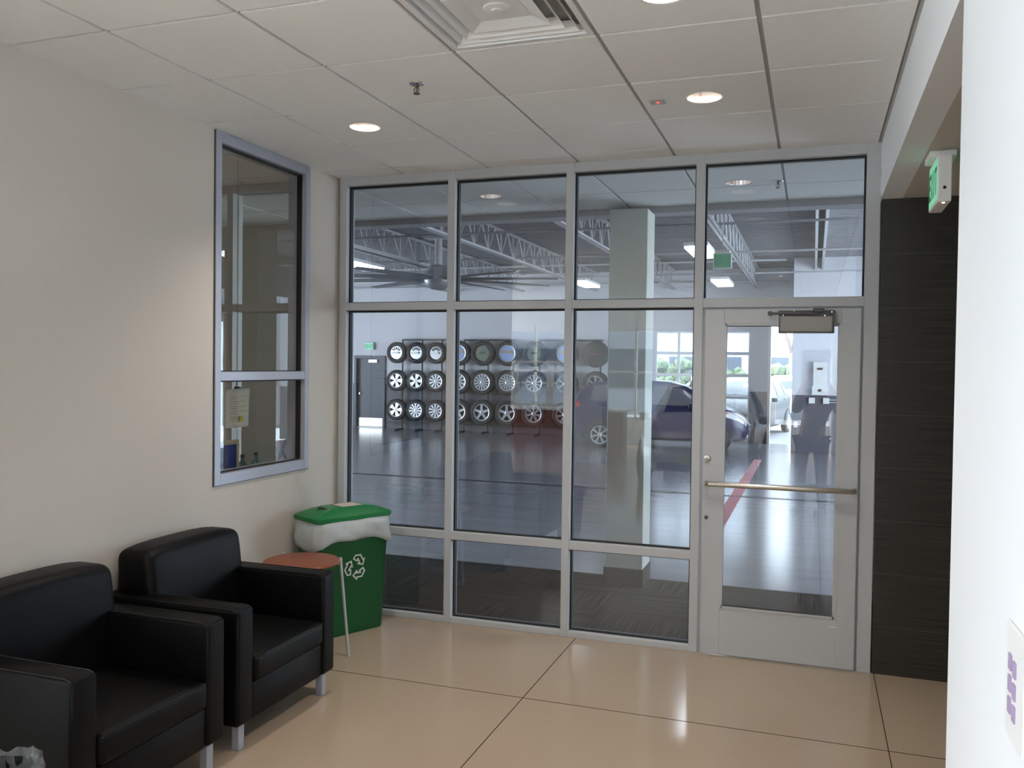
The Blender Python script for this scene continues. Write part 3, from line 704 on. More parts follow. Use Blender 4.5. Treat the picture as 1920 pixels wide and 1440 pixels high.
# wall keypad on right wall
t = thing('wall_keypad', 'white keypad plate with two columns of small purple-grey buttons on the right wall', 'keypad', (XR, -3.665, 1.20))
obj('plate', bx(-.006, 0, -.075, .06, -.10, .10, bev=.002), 'white', t)
for i in range(3):
    for j, yy in enumerate((.022, -.012)):
        z = .035-.038*i - .004*j
        obj('button', bx(-.009, -.005, yy-.010, yy+.010, z-.014, z+.014, bev=.001), 'btn' if 'btn' in M else mat('button_grey', (168, 150, 182), .5), t)

# ------------------------------------------------------------------ armchairs
def soft_box(x0, x1, y0, y1, z0, z1, bev, bulge=0, axis=2, wr=None):
    bm = B(); box(bm, x0, x1, y0, y1, z0, z1, bev=bev, seg=4)
    es = [e for e in bm.edges if e.calc_length() > .12]
    bmesh.ops.subdivide_edges(bm, edges=es, cuts=7, use_grid_fill=True)
    c = Vector(((x0+x1)/2, (y0+y1)/2, (z0+z1)/2)); hs = Vector(((x1-x0)/2, (y1-y0)/2, (z1-z0)/2))
    for v in bm.verts:
        u = [(v.co[i]-c[i])/hs[i] for i in range(3)]
        o = [i for i in range(3) if i != axis]
        k = (1-min(1, abs(u[o[0]]))**2)*(1-min(1, abs(u[o[1]]))**2)
        v.co[axis] += bulge*k*(1 if u[axis] > 0 else -.3)
        if wr: v.co += wr(v.co, u, k)
    return bm
def armchair():
    t = thing('armchair', '', 'armchair')
    # local: back at x 0 (wall), front x .775, y from -.41 to .41
    for s in (-1, 1):
        y0, y1 = (.295, .41) if s > 0 else (-.41, -.295)
        bm = B(); box(bm, .0, .775, y0, y1, .115, .64, bev=.018, seg=4); obj('armrest', bm, 'leather', t, smooth=50)
        sm = B()
        for yy in (y0+.006, y1-.006): tube(sm, [(.765, yy, .13), (.768, yy, .60), (.762, yy, .632), (.74, yy, .6395), (.03, yy, .6395)], .0022, 6)
        obj('arm_seam', sm, 'piping', t)
    def wr(co, u, k):
        if u[0] > .4 and abs(u[1]) < .5 and u[2] < .8:
            return Vector((-.006*k*(math.sin(co.y*85)**8)*(1-u[2]*.4), 0, 0))
        return Vector((0, 0, 0))
    bm = soft_box(.0, .20, -.345, .36, .2, .855, .045, .012, 0, wr)
    for v in bm.verts:
        v.co.x += .07*(1-max(0, min(1, (v.co.z-.2)/.65)))*(1 if v.co.x > .1 else .0) + .02
        v.co.z -= .03*(abs(v.co.y)/.37)**4 if v.co.z > .75 else 0
    obj('backrest', bm, 'leather', t, smooth=60)
    sm = B(); tube(sm, [(.175, -.33, .655), (.165, -.328, .78), (.155, -.30, .832), (.15, -.2, .85), (.15, .2, .85), (.155, .315, .832), (.165, .343, .78), (.175, .345, .655)], .0025, 6); obj('back_seam', sm, 'piping', t)
    bm = soft_box(.16, .785, -.292, .292, .285, .405, .028, .018, 2); obj('seat_cushion', bm, 'leather', t, smooth=60)
    sm = B(); tube(sm, [(.775, -.285, .392), (.779, -.1, .396), (.779, .1, .396), (.775, .285, .392)], .0025, 6); obj('seat_seam', sm, 'piping', t)
    bm = B(); box(bm, .03, .765, -.294, .294, .115, .285, bev=.008, seg=2); obj('seat_base', bm, 'leather', t, smooth=50)
    for lx in (.05, .715):
        for ly in (-.375, .318): obj('leg', bx(lx, lx+.04, ly, ly+.04, 0, .118, bev=.003, seg=1), 'alu_b', t)
    return t
ac = armchair(); ac.location = (.015, -1.745, 0)
ac['label'] = 'black leather club armchair beside the round side table'; ac['group'] = 'black leather armchairs along the left wall'
dup(ac, (.015, -2.652, 0), 0, 'black leather club armchair nearest the camera, cut by the left edge of the picture')

# side table
def side_table():
    t = thing('side_table', 'small round cherry-topped side table with thin metal legs between armchair and green bin', 'table', (.352, -.975, 0))
    bm = B(); lathe(bm, [(0, .560), (.20, .560), (.216, .566), (.222, .574), (.216, .583), (.208, .585), (0, .585)], 56); obj('tabletop', bm, 'cherry', t, smooth=40)
    for k, a in enumerate((31, 151, 271)):
        a = math.radians(a); c, s = math.cos(a), math.sin(a)
        bm = B(); tube(bm, [(.275*c, .275*s, 0), (.25*c, .25*s, .28), (.226*c, .226*s, .55), (.223*c, .223*s, .592)], .0085, 12); obj('leg', bm, 'alu', t, smooth=60)
    bm = B(); lathe(bm, [(.13, .545), (.14, .545), (.14, .56), (.13, .56)], 40, close=True)
    for a in (31, 151, 271):
        a = math.radians(a); tube(bm, [(.14*math.cos(a), .14*math.sin(a), .553), (.225*math.cos(a), .225*math.sin(a), .553)], .005, 8)
    obj('frame_ring', bm, 'alu', t)
side_table()

# recycling bin
def rbin():
    A = math.radians(64.0); t = thing('recycling_bin', 'tall green recycling bin with green lid and white liner in the corner by the glass', 'recycling bin', (.285, -.385, 0), A)
    L, Wd = .272, .138; BL, BW = .238, .112; hz = .735
    def ring(bm, l, w, z, r, n=5):
        vs = []
        for cx, cy, a0 in ((l-r, w-r, 0), (-l+r, w-r, PI/2), (-l+r, -w+r, PI), (l-r, -w+r, 1.5*PI)):
            for k in range(n+1):
                a = a0+PI/2*k/n; vs.append(bm.verts.new((cx+r*math.cos(a), cy+r*math.sin(a), z)))
        return vs
    def loft(bm, rings, cap0=True, cap1=True):
        for a, b in zip(rings, rings[1:]):
            n = len(a)
            for k in range(n): bm.faces.new((a[k], a[(k+1) % n], b[(k+1) % n], b[k]))
        if cap0: bm.faces.new(rings[0][::-1])
        if cap1: bm.faces.new(rings[-1])
    bm = B(); loft(bm, [ring(bm, BL, BW, 0, .03), ring(bm, BL+.004, BW+.003, .01, .03), ring(bm, lerp(BL, L, .95), lerp(BW, Wd, .95), .70, .03), ring(bm, L, Wd, .705, .03), ring(bm, L, Wd, hz, .03)], True, False); obj('body', bm, 'bin', t, smooth=40)
    # vertical corner ribs
    bm = B()
    for sx in (-1, 1):
        for sy in (-1, 1):
            tube(bm, [(sx*(BL-.035), sy*(BW+.0), .02), (sx*(L-.04), sy*(Wd-.006), .70)], .004, 6)
    obj('rib', bm, 'bin', t)
    # liner skirt
    bm = B(); N = 110; rings = []; rnd = random.Random(3); ph = [rnd.uniform(0, 6.28) for _ in range(9)]
    def rr(l, w, r, u):
        P = 2*(l+w)*2; d = (u % 1)*P; l2, w2 = l, w
        seg = [(l2, -w2, l2, w2), (l2, w2, -l2, w2), (-l2, w2, -l2, -w2), (-l2, -w2, l2, -w2)]
        for x0, y0, x1, y1 in seg:
            q = math.hypot(x1-x0, y1-y0)
            if d <= q: return Vector((x0+(x1-x0)*d/q, y0+(y1-y0)*d/q, 0))
            d -= q
        return Vector((l, -w, 0))
    prof = [(.735, -.006), (.742, .006), (.728, .014), (.70, .022), (.67, .020), (.64, .024), (.615, .017), (.59, .012)]
    for i, (z, o) in enumerate(prof):
        rg = []
        for k in range(N):
            u = k/N; p = rr(L, Wd, .03, u); k4 = max(abs(p.x)/L, 0); nrm = Vector((p.x/L if abs(p.x) > L-1e-6 else 0, p.y/Wd if abs(p.y) > Wd-1e-6 else 0, 0))
            cr = (abs(p.x)/L)**8*(abs(p.y)/Wd)**8
            p = p*(1-.06*cr); t_ = i/(len(prof)-1)
            wav = .006*math.sin(2*PI*4*u+ph[0]+i*.9)+.004*math.sin(2*PI*9*u+ph[1]-i*1.3)+.0015*math.sin(2*PI*31*u+ph[2]+i)
            dz = t_*(.030*math.sin(2*PI*2*u+ph[3])+.012*math.sin(2*PI*5*u+ph[4]))
            q = p.normalized()*0; nn = nrm.normalized() if nrm.length else p.normalized()
            rg.append(bm.verts.new((p.x+nn.x*(o+wav*t_**.5), p.y+nn.y*(o+wav*t_**.5), z+dz)))
        rings.append(rg)
    loft(bm, rings, False, False); lo = obj('liner', bm, 'liner', t, smooth=80)
    sol = lo.modifiers.new('s', 'SOLIDIFY'); sol.thickness = .0015
    # lid
    bm = B()
    loft(bm, [ring(bm, L+.008, Wd+.008, .738, .03), ring(bm, L+.016, Wd+.016, .745, .035), ring(bm, L+.016, Wd+.016, .768, .035), ring(bm, L+.006, Wd+.006, .776, .035), ring(bm, .19, .10, .806, .03), ring(bm, .13, .085, .815, .03)]); obj('lid', bm, 'lid', t, smooth=35)
    bm = B(); tube(bm, [(-.115, 0, .817), (-.112, 0, .8172)], .0, 3) if False else None
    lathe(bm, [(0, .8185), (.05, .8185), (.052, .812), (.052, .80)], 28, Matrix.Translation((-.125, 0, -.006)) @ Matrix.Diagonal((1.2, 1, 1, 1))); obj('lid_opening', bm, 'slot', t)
    bm = B(); lathe(bm, [(.052, .812), (.062, .815), (.064, .808)], 28, Matrix.Translation((-.125, 0, -.004)) @ Matrix.Diagonal((1.2, 1, 1, 1))); obj('opening_rim', bm, 'lid', t)
    obj('lid_label', bx(-.045, .10, -.06, .06, .8155, .8175), mat('lid_label', (214, 200, 186), .5), t)
    # chasing arrows on the long face (local -y)
    bm = B(); cz, R = .43, .052; tilt = math.atan((lerp(BW, Wd, .8)-lerp(BW, Wd, .4))/(.28))
    def ypl(z): return -(lerp(BW, Wd, z/.705)+.0025)
    def seg(p0, p1, w=.0058):
        a, b = Vector((p0[0], 0, p0[1])), Vector((p1[0], 0, p1[1])); d = (b-a); n = Vector((-d.z, 0, d.x)).normalized()*w/2; e = d.normalized()*w/2
        a -= e; b += e; vs = []
        for q in (a-n, b-n, b+n, a+n):
            zz = cz+q.z*1.5; vs.append((q.x*1.5+.01, ypl(zz), zz))
        f = [bm.verts.new((x, y, z)) for x, y, z in vs]; g_ = [bm.verts.new((x, y+.002, z)) for x, y, z in vs]
        bm.faces.new(f); bm.faces.new(g_[::-1])
        for k in range(4): bm.faces.new((f[k], g_[k], g_[(k+1) % 4], f[(k+1) % 4]))
    for k in range(3):
        a = math.radians(120*k)
        def rt(p): return (p[0]*math.cos(a)-p[1]*math.sin(a), p[0]*math.sin(a)+p[1]*math.cos(a))
        pts = [(-.012, -.035), (.006, -.053), (.006, -.045), (.032, -.045), (.046, -.022), (.038, -.008), (.020, -.018), (.025, -.026), (.006, -.026), (.006, -.017), (-.012, -.035)]
        for p, q in zip(pts, pts[1:]): seg(rt(p), rt(q))
    bmesh.ops.recalc_face_normals(bm, faces=bm.faces[:]); obj('recycling_symbol', bm, 'white', t)
rbin()

# lidless trash can, lower left corner
def trash():
    t = thing('trash_can', 'black open waste bin with a clear bag liner in the lower left corner', 'waste bin', (.765, -3.365, -.0))
    bm = B(); lathe(bm, [(0, 0), (.115, 0), (.12, .01), (.148, .45), (.155, .455), (.155, .468), (.145, .468), (.112, .02), (0, .018)], 40); obj('body', bm, 'black', t, smooth=40)
    bm = B(); N = 96; rings = []
    for i, (r, z) in enumerate([(.125, .36), (.138, .44), (.146, .485), (.155, .497), (.166, .480), (.170, .44), (.166, .41), (.169, .385)]):
        rg = []
        for k in range(N):
            a = 2*PI*k/N; w = (.007*math.sin(7*a+i)+.005*math.sin(17*a-1.7*i)+.004*math.sin(31*a+2*i))*(.5+i/9)
            rg.append(bm.verts.new(((r+w)*math.cos(a), (r+w)*math.sin(a), z+.010*math.sin(5*a+1)+.006*math.sin(13*a+i))))
        rings.append(rg)
    for a, b in zip(rings, rings[1:]):
        for k in range(N): bm.faces.new((a[k], a[(k+1) % N], b[(k+1) % N], b[k]))
    obj('bag_liner', bm, 'liner_c', t, smooth=80); t.scale = (.95, .95, .95)
trash()

# ------------------------------------------------------------------ wheels
def tyre_part(R, r, w, parent, mt='rubber', c=(0, 0, 0)):
    mtx = Matrix.Translation(c) @ Matrix.Rotation(PI/2, 4, 'X')   # axis along -y -> faces -y
    bm = B(); lathe(bm, [(r, -w*.42), (r+.01, -w*.46), (R-.05, -w*.5), (R-.018, -w*.44), (R, -w*.3), (R, w*.3), (R-.018, w*.44), (R-.05, w*.5), (r+.01, w*.46), (r, w*.42)], 44, mtx, close=True)
    return obj('tyre', bm, mt, parent, smooth=40)
def rim_parts(r, w, style, parent, c=(0, 0, 0), m='rim'):
    # outer side faces -y
    T = Matrix.Translation(c); f = -w*.36
    bm = B(); lathe(bm, [(r*1.02, w*.40), (r*1.02, w*.46), (r*.94, w*.44), (r*.90, w*.30), (r*.90, -w*.3), (r*.98, -w*.3)], 40, T @ Matrix.Rotation(PI/2, 4, 'X'), close=True); ri = obj('rim', bm, m, parent, smooth=40)
    bm = B(); lathe(bm, [(0, 0), (r*.92, 0), (r*.92, .01), (0, .01)], 32, T @ Matrix.Rotation(PI/2, 4, 'X')); obj('wheel_well', bm, 'rimdark', parent)
    bm = B()
    def spoke(a, w0, w1, r0=.12, r1=.95, dy=0):
        pts = [(-w0/2, r0*r), (w0/2, r0*r), (w1/2, r1*r), (-w1/2, r1*r)]
        prism(bm, pts, f-.004+dy, f+.02+dy, T @ Matrix.Rotation(a, 4, 'Y'))
    kind, n = style
    if kind == 'lobe':
        for k in range(n): spoke(2*PI*k/n+.3, r*.18, r*.62, .1, .93)
    elif kind == 'spoke':
        for k in range(n): spoke(2*PI*k/n, r*.08, r*(3.2/n), .15, .95)
    elif kind == 'star':
        for k in range(n): spoke(2*PI*k/n, r*.36, r*.22, .1, .96)
    elif kind == 'twin':
        for k in range(n):
            for d in (-.11, .11): spoke(2*PI*k/n+d, r*.06, r*.10, .12, .95)
    elif kind in ('picture', 'dark'):
        pass
    if kind in ('lobe', 'spoke', 'star', 'twin'):
        lathe(bm, [(0, -f+.012), (r*.16, -f+.010), (r*.24, -f), (r*.26, -f-.02)], 24, T @ Matrix.Rotation(PI/2, 4, 'X'))
        bmesh.ops.recalc_face_normals(bm, faces=bm.faces[:]); obj('spokes', bm, m, parent, smooth=30)
        bm = B(); lathe(bm, [(0, -f+.016), (r*.09, -f+.014), (r*.10, -f+.008)], 20, T @ Matrix.Rotation(PI/2, 4, 'X')); obj('centre_cap', bm, 'chrome', parent)
    return ri
def face_disc(r, y, parent, name, m):
    bm = B(); lathe(bm, [(0, 0), (r, 0), (r, .006), (0, .006)], 36, Matrix.Translation((0, y, 0)) @ Matrix.Rotation(PI/2, 4, 'X')); return obj(name, bm, m, parent)
def hung_wheel(style, R, loc, lb, grp):
    t = thing('display_tyre', lb, 'tyre', loc, 0, grp); r = R*.66; w = .19
    tyre_part(R, r, w, t)
    if style[0] == 'picture':
        rim_parts(r, w, style, t); d = face_disc(r*.9, -.055, t, 'picture_disc', 'poster')
        bm = B(); prism(bm, [(-r*.78, r*.05), (r*.78, r*.05), (r*.7, r*.32), (r*.3, r*.38), (-.1*r, r*.30), (-r*.7, r*.36)], -.068, -.062); obj('picture_band', bm, 'posterb', d)
    elif style[0] == 'cover':
        d = face_disc(r*.9, -.055, t, 'picture_disc', 'rim')
        bm = B(); prism(bm, [(-r*.8, -r*.18), (r*.3, -r*.18), (r*.45, 0), (r*.25, r*.2), (-r*.8, r*.14)], -.068, -.062); obj('picture_shape', bm, 'white', d)
        bm = B()
        for k in range(5): prism(bm, [(-r*.06, r*.42), (r*.06, r*.42), (r*.11, r*.8), (-r*.11, r*.8)], -.068, -.062, Matrix.Rotation(math.radians(-50+25*k), 4, 'Y'))
        obj('vent_slots', bm, 'rimdark', d)
        bm = B(); prism(bm, [(r*.30, -r*.12), (r*.6, -r*.1), (r*.62, r*.1), (r*.35, r*.14)], -.071, -.066); obj('picture_spot', bm, 'grass', d)
    elif style[0] == 'dark':
        d = face_disc(r*.9, -.055, t, 'picture_disc', 'grass')
        obj('name_plate', bx(-.07, .07, -.068, -.062, -.01, .04), 'rack', d)
    elif style[0] == 'spare':
        bm = B(); lathe(bm, [(0, .11), (R*.75, .108), (R*.97, .08), (R*1.02, 0), (R*.98, -.085), (R*.8, -.09), (R*.8, -.07), (R*.95, 0), (0, .10)], 44, Matrix.Rotation(PI/2, 4, 'X')); cv = obj('spare_cover', bm, mat('cover_vinyl', (30, 34, 35), .5), t, smooth=50)
        bm = B()
        for k in range(6): box(bm, -.16+k*.056, -.16+k*.056+.038, -.1105, -.107, -.014, .012)
        obj('cover_lettering', bm, mat('red_print', (150, 50, 52), .6), cv)
    else:
        rim_parts(r, w, style, t)
    return t
colx = [-7.235, -6.661, -6.096, -5.466, -4.804, -4.126, -3.419, -2.618, -1.850]
rowz = [2.035, 1.30, .533]
# wheels in rack order: (row, col) -> style
ST = {(0, 0): ('cover', 0), (0, 1): ('cover', 0), (0, 2): ('cover', 0), (0, 3): ('picture', 0), (0, 4): ('dark', 0), (0, 5): ('picture', 0), (0, 6): ('dark', 0), (0, 7): ('picture', 0), (0, 8): ('spare', 0),
      (1, 0): ('lobe', 5), (1, 1): ('lobe', 5), (1, 2): ('spoke', 10), (1, 3): ('spoke', 10), (1, 4): ('spoke', 14), (1, 5): ('spoke', 14), (1, 6): ('spoke', 10), (1, 7): ('twin', 6), (1, 8): ('twin', 6),
      (2, 0): ('lobe', 5), (2, 1): ('spoke', 11), (2, 2): ('spoke', 10), (2, 3): ('star', 5), (2, 4): ('star', 5), (2, 5): ('star', 5), (2, 6): ('twin', 7), (2, 7): ('twin', 7), (2, 8): ('twin', 7)}
RN = ['top', 'middle', 'bottom']; CN = ['first', 'second', 'third', 'fourth', 'fifth', 'sixth', 'seventh', 'eighth', 'ninth']
DS = dict(cover='silver cover disc', picture='pale blue picture disc', dark='dark green disc and plate', spare='a black cover lettered in red', lobe='five-lobed silver wheel', spoke='many-spoked silver wheel', star='five-spoke star wheel', twin='twin-spoke chrome wheel')
RY = 15.30
for (r_, c_), st in ST.items():
    R = .28 if c_ < 3 else .32
    nm = DS[st[0]]
    hung_wheel(st, R, (colx[c_], RY, rowz[r_]), f'tyre with {nm}, {RN[r_]} row, {CN[c_]} column from the grey door', 'display tyres on the wall racks')
def rack(cols, lb):
    x0, x1 = colx[cols[0]], colx[cols[-1]]; xm = (x0+x1)/2
    t = thing('tyre_rack', lb, 'rack', (xm, RY, 0), 0, 'dark steel tyre display racks')
    obj('top_bar', bx(x0-xm-.04+.08, x1-xm+.12, .20, .24, 2.36, 2.40), 'rack', t); obj('bottom_bar', bx(x0-xm-.35, x1-xm+.3, .20, .24, .16, .20), 'rack', t)
    for c in cols:
        x = colx[c]-xm+.07
        bm = B(); tube(bm, [(x, .18, .0), (x, .18, 2.38)], .022, 8); obj('post', bm, 'rack', t)
        bm = B(); box(bm, x-.03, x+.03, -.30, .22, 0, .035); obj('foot', bm, 'rack', t)
        bm = B()
        for z in rowz: tube(bm, [(x, .18, z), (x-.06, .02, z)], .018, 8)
        obj('hook', bm, 'rack', t)
rack([0, 1, 2], 'dark tyre rack nearest the grey door'); rack([3, 4, 5], 'middle dark tyre rack of the three'); rack([6, 7, 8], 'dark tyre rack behind the rear of the blue car')

# boxes and outlets on stub wall
t = thing('electrical_box', 'pale tall wall box on the light wall to the right of the open bay door', 'wall box', (3.29, 13.70, 1.21))
obj('cabinet', bx(-.13, .13, -.12, 0, 0, .68, bev=.006), 'white', t); obj('lower_cover', bx(-.15, .15, -.13, -.002, 0, .18, bev=.004), 'white', t); obj('meter', bx(-.05, .05, -.135, -.12, .52, .56), 'dmetal', t); obj('latch', bx(-.03, .03, -.14, -.13, .07, .12), 'dmetal', t)
for x, lb in ((3.14, 'white socket box under the tall wall box, left one'), (3.42, 'white socket box under the tall wall box, right one')): tag(obj('socket_box', bx(x-.06, x+.06, 13.64, 13.70, 1.03, 1.15, bev=.004), 'white'), lb, 'socket')
tag(obj('outlet_plate', bx(2.79, 2.87, 13.69, 13.70, .52, .64, bev=.003), 'white'), 'small white outlet plate low on the dark part of the far right wall', 'outlet')
bm = B(); tube(bm, [(3.48, 13.66, 1.11), (5.5, 13.66, 1.11)], .012, 8); tube(bm, [(3.48, 13.66, 1.06), (5.5, 13.66, 1.06)], .012, 8); tag(obj('conduit', bm, 'pipe', smooth=60), 'pair of thin pale conduits running right from the socket boxes', 'conduit')

# ------------------------------------------------------------------ cars
ST_CAR = [(-1.98, .36, .72, .76, .62, .60), (-1.93, .26, .88, .96, .74, .62), (-1.86, .23, .96, 1.10, .79, .60), (-1.72, .21, .97, 1.33, .82, .585), (-1.5, .2, .965, 1.43, .835, .585), (-1.0, .2, .945, 1.49, .845, .60), (-.3, .2, .925, 1.515, .845, .605),
          (.25, .2, .905, 1.49, .845, .60), (.6, .2, .90, 1.40, .845, .585), (.95, .2, .895, 1.20, .84, .60), (1.22, .2, .88, 1.02, .83, .64), (1.45, .2, .85, .945, .82, .64), (1.7, .21, .77, .855, .785, .60), (1.87, .24, .66, .74, .71, .54), (1.96, .30, .54, .62, .62, .48), (1.985, .36, .48, .54, .54, .42)]
def cs(x):
    a = ST_CAR
    if x <= a[0][0]: return a[0]
    for p, q in zip(a, a[1:]):
        if x <= q[0]:
            t = (x-p[0])/(q[0]-p[0]); return tuple(lerp(u, v, t) for u, v in zip(p, q))
    return a[-1]
def cpt(x, s):
    _, zb, zs, zt, ws, wt = cs(x)
    K = [(0, zb), (ws*.80, zb), (ws*.97, zb+.07), (ws*1.0+.008, lerp(zb, zs, .55)), (ws, zs-.03), (ws*.975, zs+.015), (lerp(ws, wt, .45), lerp(zs, zt, .45)), (lerp(ws, wt, .88), lerp(zs, zt, .86)), (wt*.88, zt-.005), (wt*.5, zt+.012), (0, zt+.018)]
    i = min(int(s), len(K)-2); t = s-i
    return Vector((x, lerp(K[i][0], K[i+1][0], t), lerp(K[i][1], K[i+1][1], t)))
def patch(bm, f, nu, nv, off=.005, mirror=1):
    g = [[None]*(nv+1) for _ in range(nu+1)]
    for i in range(nu+1):
        for j in range(nv+1):
            x, s = f(i/nu, j/nv); p = cpt(x, s); e = .01
            n = (cpt(x+e, s)-cpt(x-e, s)).cross(cpt(x, min(s+.02, 9.99))-cpt(x, max(s-.02, 0)))
            n = n.normalized() if n.length else Vector((0, 0, 1))
            if n.y < 0 and s < 8.5: n = -n
            if s >= 8.5 and n.z < 0: n = -n
            p = p+n*off; g[i][j] = bm.verts.new((p.x, p.y*mirror, p.z))
    for i in range(nu):
        for j in range(nv): bm.faces.new((g[i][j], g[i+1][j], g[i+1][j+1], g[i][j+1]))
def car(label, cat, loc, rz, paint, group=None, mode=''):
    t = thing('car', label, cat, loc, rz, group)
    bm = B(); xs = [a[0] for a in ST_CAR]; rings = []
    X = sorted(set(xs + [lerp(p, q, .5) for p, q in zip(xs, xs[1:])]))
    for x in X:
        h = [cpt(x, s) for s in (0, 1, 2, 3, 4, 5, 6, 7, 8, 9, 10)]
        rings.append([bm.verts.new(p) for p in h] + [bm.verts.new((p.x, -p.y, p.z)) for p in h[-2:0:-1]])
    for a, b in zip(rings, rings[1:]):
        n = len(a)
        for k in range(n): bm.faces.new((a[k], b[k], b[(k+1) % n], a[(k+1) % n]))
    bm.faces.new(rings[0]); bm.faces.new(rings[-1][::-1]); bmesh.ops.recalc_face_normals(bm, faces=bm.faces[:])
    obj('body', bm, paint, t, smooth=42)
    for sgn in (1, -1):
        for (a, b, c, d, nm) in ((-.12, .70, 5.25, 7.2, 'front_window'), (-1.02, -.2, 5.25, 7.2, 'rear_window'), (-1.48, -1.10, 5.35, 7.1, 'quarter_window')):
            bm = B()
            if nm == 'front_window': patch(bm, lambda u, v: (lerp(lerp(a, b+.22, u), lerp(a+.02, b-.18, u), v), lerp(c, d, v)), 8, 5, .006, sgn)
            else: patch(bm, lambda u, v: (lerp(a, b, u)+v*.05*(1-u), lerp(c, d, v)), 6, 5, .006, sgn)
            obj(nm, bm, 'swin', t, smooth=60)
        bm = B()
        for x in (-1.08, -.16, .82):
            patch(bm, lambda u, v: (x+u*.008+.06*max(0, v-.8), lerp(2.1, 4.95, v)), 1, 6, .003, sgn)
        obj('door_seam', bm, 'black', t)
        for x in (-.98, -.05): 
            p = cpt(x+.12, 4.6); obj('door_handle', bx(x+.02, x+.18, min(sgn*(p.y), sgn*(p.y+.025)), max(sgn*p.y, sgn*(p.y+.025)), p.z-.015, p.z+.012, bev=.005), paint, t)
        mb = B(); box(mb, .68, .80, min(sgn*.85, sgn*1.0), max(sgn*.85, sgn*1.0), .90, 1.02, bev=.03, seg=3); obj('wing_mirror', mb, paint, t, smooth=50)
        bm = B(); patch(bm, lambda u, v: (lerp(lerp(1.36, 1.62, v*.6), 1.90, u), lerp(3.75, lerp(5.6, 4.4, u*.5), v)), 8, 4, .007, sgn); hl = obj('headlight', bm, 'lens', t, smooth=60)
        bm = B(); patch(bm, lambda u, v: (lerp(1.40, 1.52, u), lerp(4.3, 4.9, v)), 3, 2, .010, sgn); obj('turn_lens', bm, 'amber', hl)
        bm = B(); patch(bm, lambda u, v: (lerp(-1.93, -1.72, u), lerp(3.9, 5.4, v)), 4, 4, .007, sgn); obj('taillight', bm, 'tail', t, smooth=60)
        for wx in (-1.25, 1.25):
            bm = B(); lathe(bm, [(0, 0), (.345, 0), (.35, .012), (0, .012)], 36, Matrix.Translation((wx, sgn*(.852), .31)) @ Matrix.Rotation(-sgn*PI/2, 4, 'X')); obj('wheel_arch', bm, 'rimdark', t)
            wr = bpy.data.objects.new('wheel', None); COL.objects.link(wr); wr.parent = t; wr.location = (wx, sgn*.80, .295); wr.rotation_euler = (0, 0, PI if sgn > 0 else 0)
            tyre_part(.295, .20, .18, wr); rim_parts(.20, .18, ('twin', 7), wr)
        bm = B(); patch(bm, lambda u, v: (lerp(-.93, .93, u), lerp(1.6, 2.5, v)), 8, 2, .012, sgn); obj('side_skirt', bm, paint, t, smooth=60)
    bm = B()
    for s in (1, -1): patch(bm, lambda u, v: (lerp(.52, 1.17, u)-.12*v*0+.0, lerp(8.05, 10, v)), 6, 4, .006, s)
    obj('windshield', bm, 'cwin', t, smooth=60)
    bm = B()
    for s in (1, -1): patch(bm, lambda u, v: (lerp(-1.90, -1.70, u), lerp(8.05, 10, v)), 4, 4, .006, s)
    obj('rear_screen', bm, 'cwin', t, smooth=60)
    obj('grille', bx(1.90, 1.985, -.42, .42, .50, .60, bev=.01), 'black', t); obj('grille_bar', bx(1.94, 2.0, -.40, .40, .565, .585, bev=.004), 'chrome', t)
    obj('lower_intake', bx(1.90, 1.99, -.50, .50, .27, .38, bev=.012), 'black', t); obj('bumper', bx(1.80, 1.995, -.62, .62, .38, .50, bev=.03, seg=3), paint, t)
    for s in (1, -1):
        bm = B(); lathe(bm, [(0, 0), (.045, .004), (.06, .0), (.06, -.03)], 20, Matrix.Translation((1.94, s*.58, .34)) @ Matrix.Rotation(PI/2, 4, 'Y')); obj('fog_lamp', bm, 'lens', t)
    if mode == 'plate':
        p = obj('licence_plate', bx(1.995, 2.005, -.17, .17, .36, .50), 'plate', t)
        bm = B()
        for k, ww in enumerate((.22, .26, .18, .24)): box(bm, 2.005, 2.0065, -ww/2, ww/2, .385+k*.026, .393+k*.026)
        obj('plate_print', bm, 'platei', p)
    if mode == 'sticker':
        bm = B(); patch(bm, lambda u, v: (lerp(.70, .86, u), lerp(9.0, 9.6, v)), 2, 2, .010, 1); obj('window_sticker', bm, 'paper', t)
    return t
car('dark blue compact hatchback parked in front of the tyre wall', 'car', (-.02, 13.69, 0), math.radians(6), 'navy', mode='sticker').scale = (.96, .96, .96)
car('charcoal car standing behind the nose of the blue hatchback', 'car', (-.1, 14.0, 0), 0, 'charcoal') if False else None
car('silver-grey car facing the glass in the showroom, seen as a reflection', 'car', (1.55, -9.0, 0), PI/2, 'silver', mode='plate')
car('white car parked outdoors beyond the open bay door', 'car', (2.25, 29, -.02), math.radians(96), 'whitecar')
car('charcoal car parked just outside the glazed overhead door', 'car', (1.45, 18.9, -.02), math.radians(-100), 'charcoal', mode='sticker')

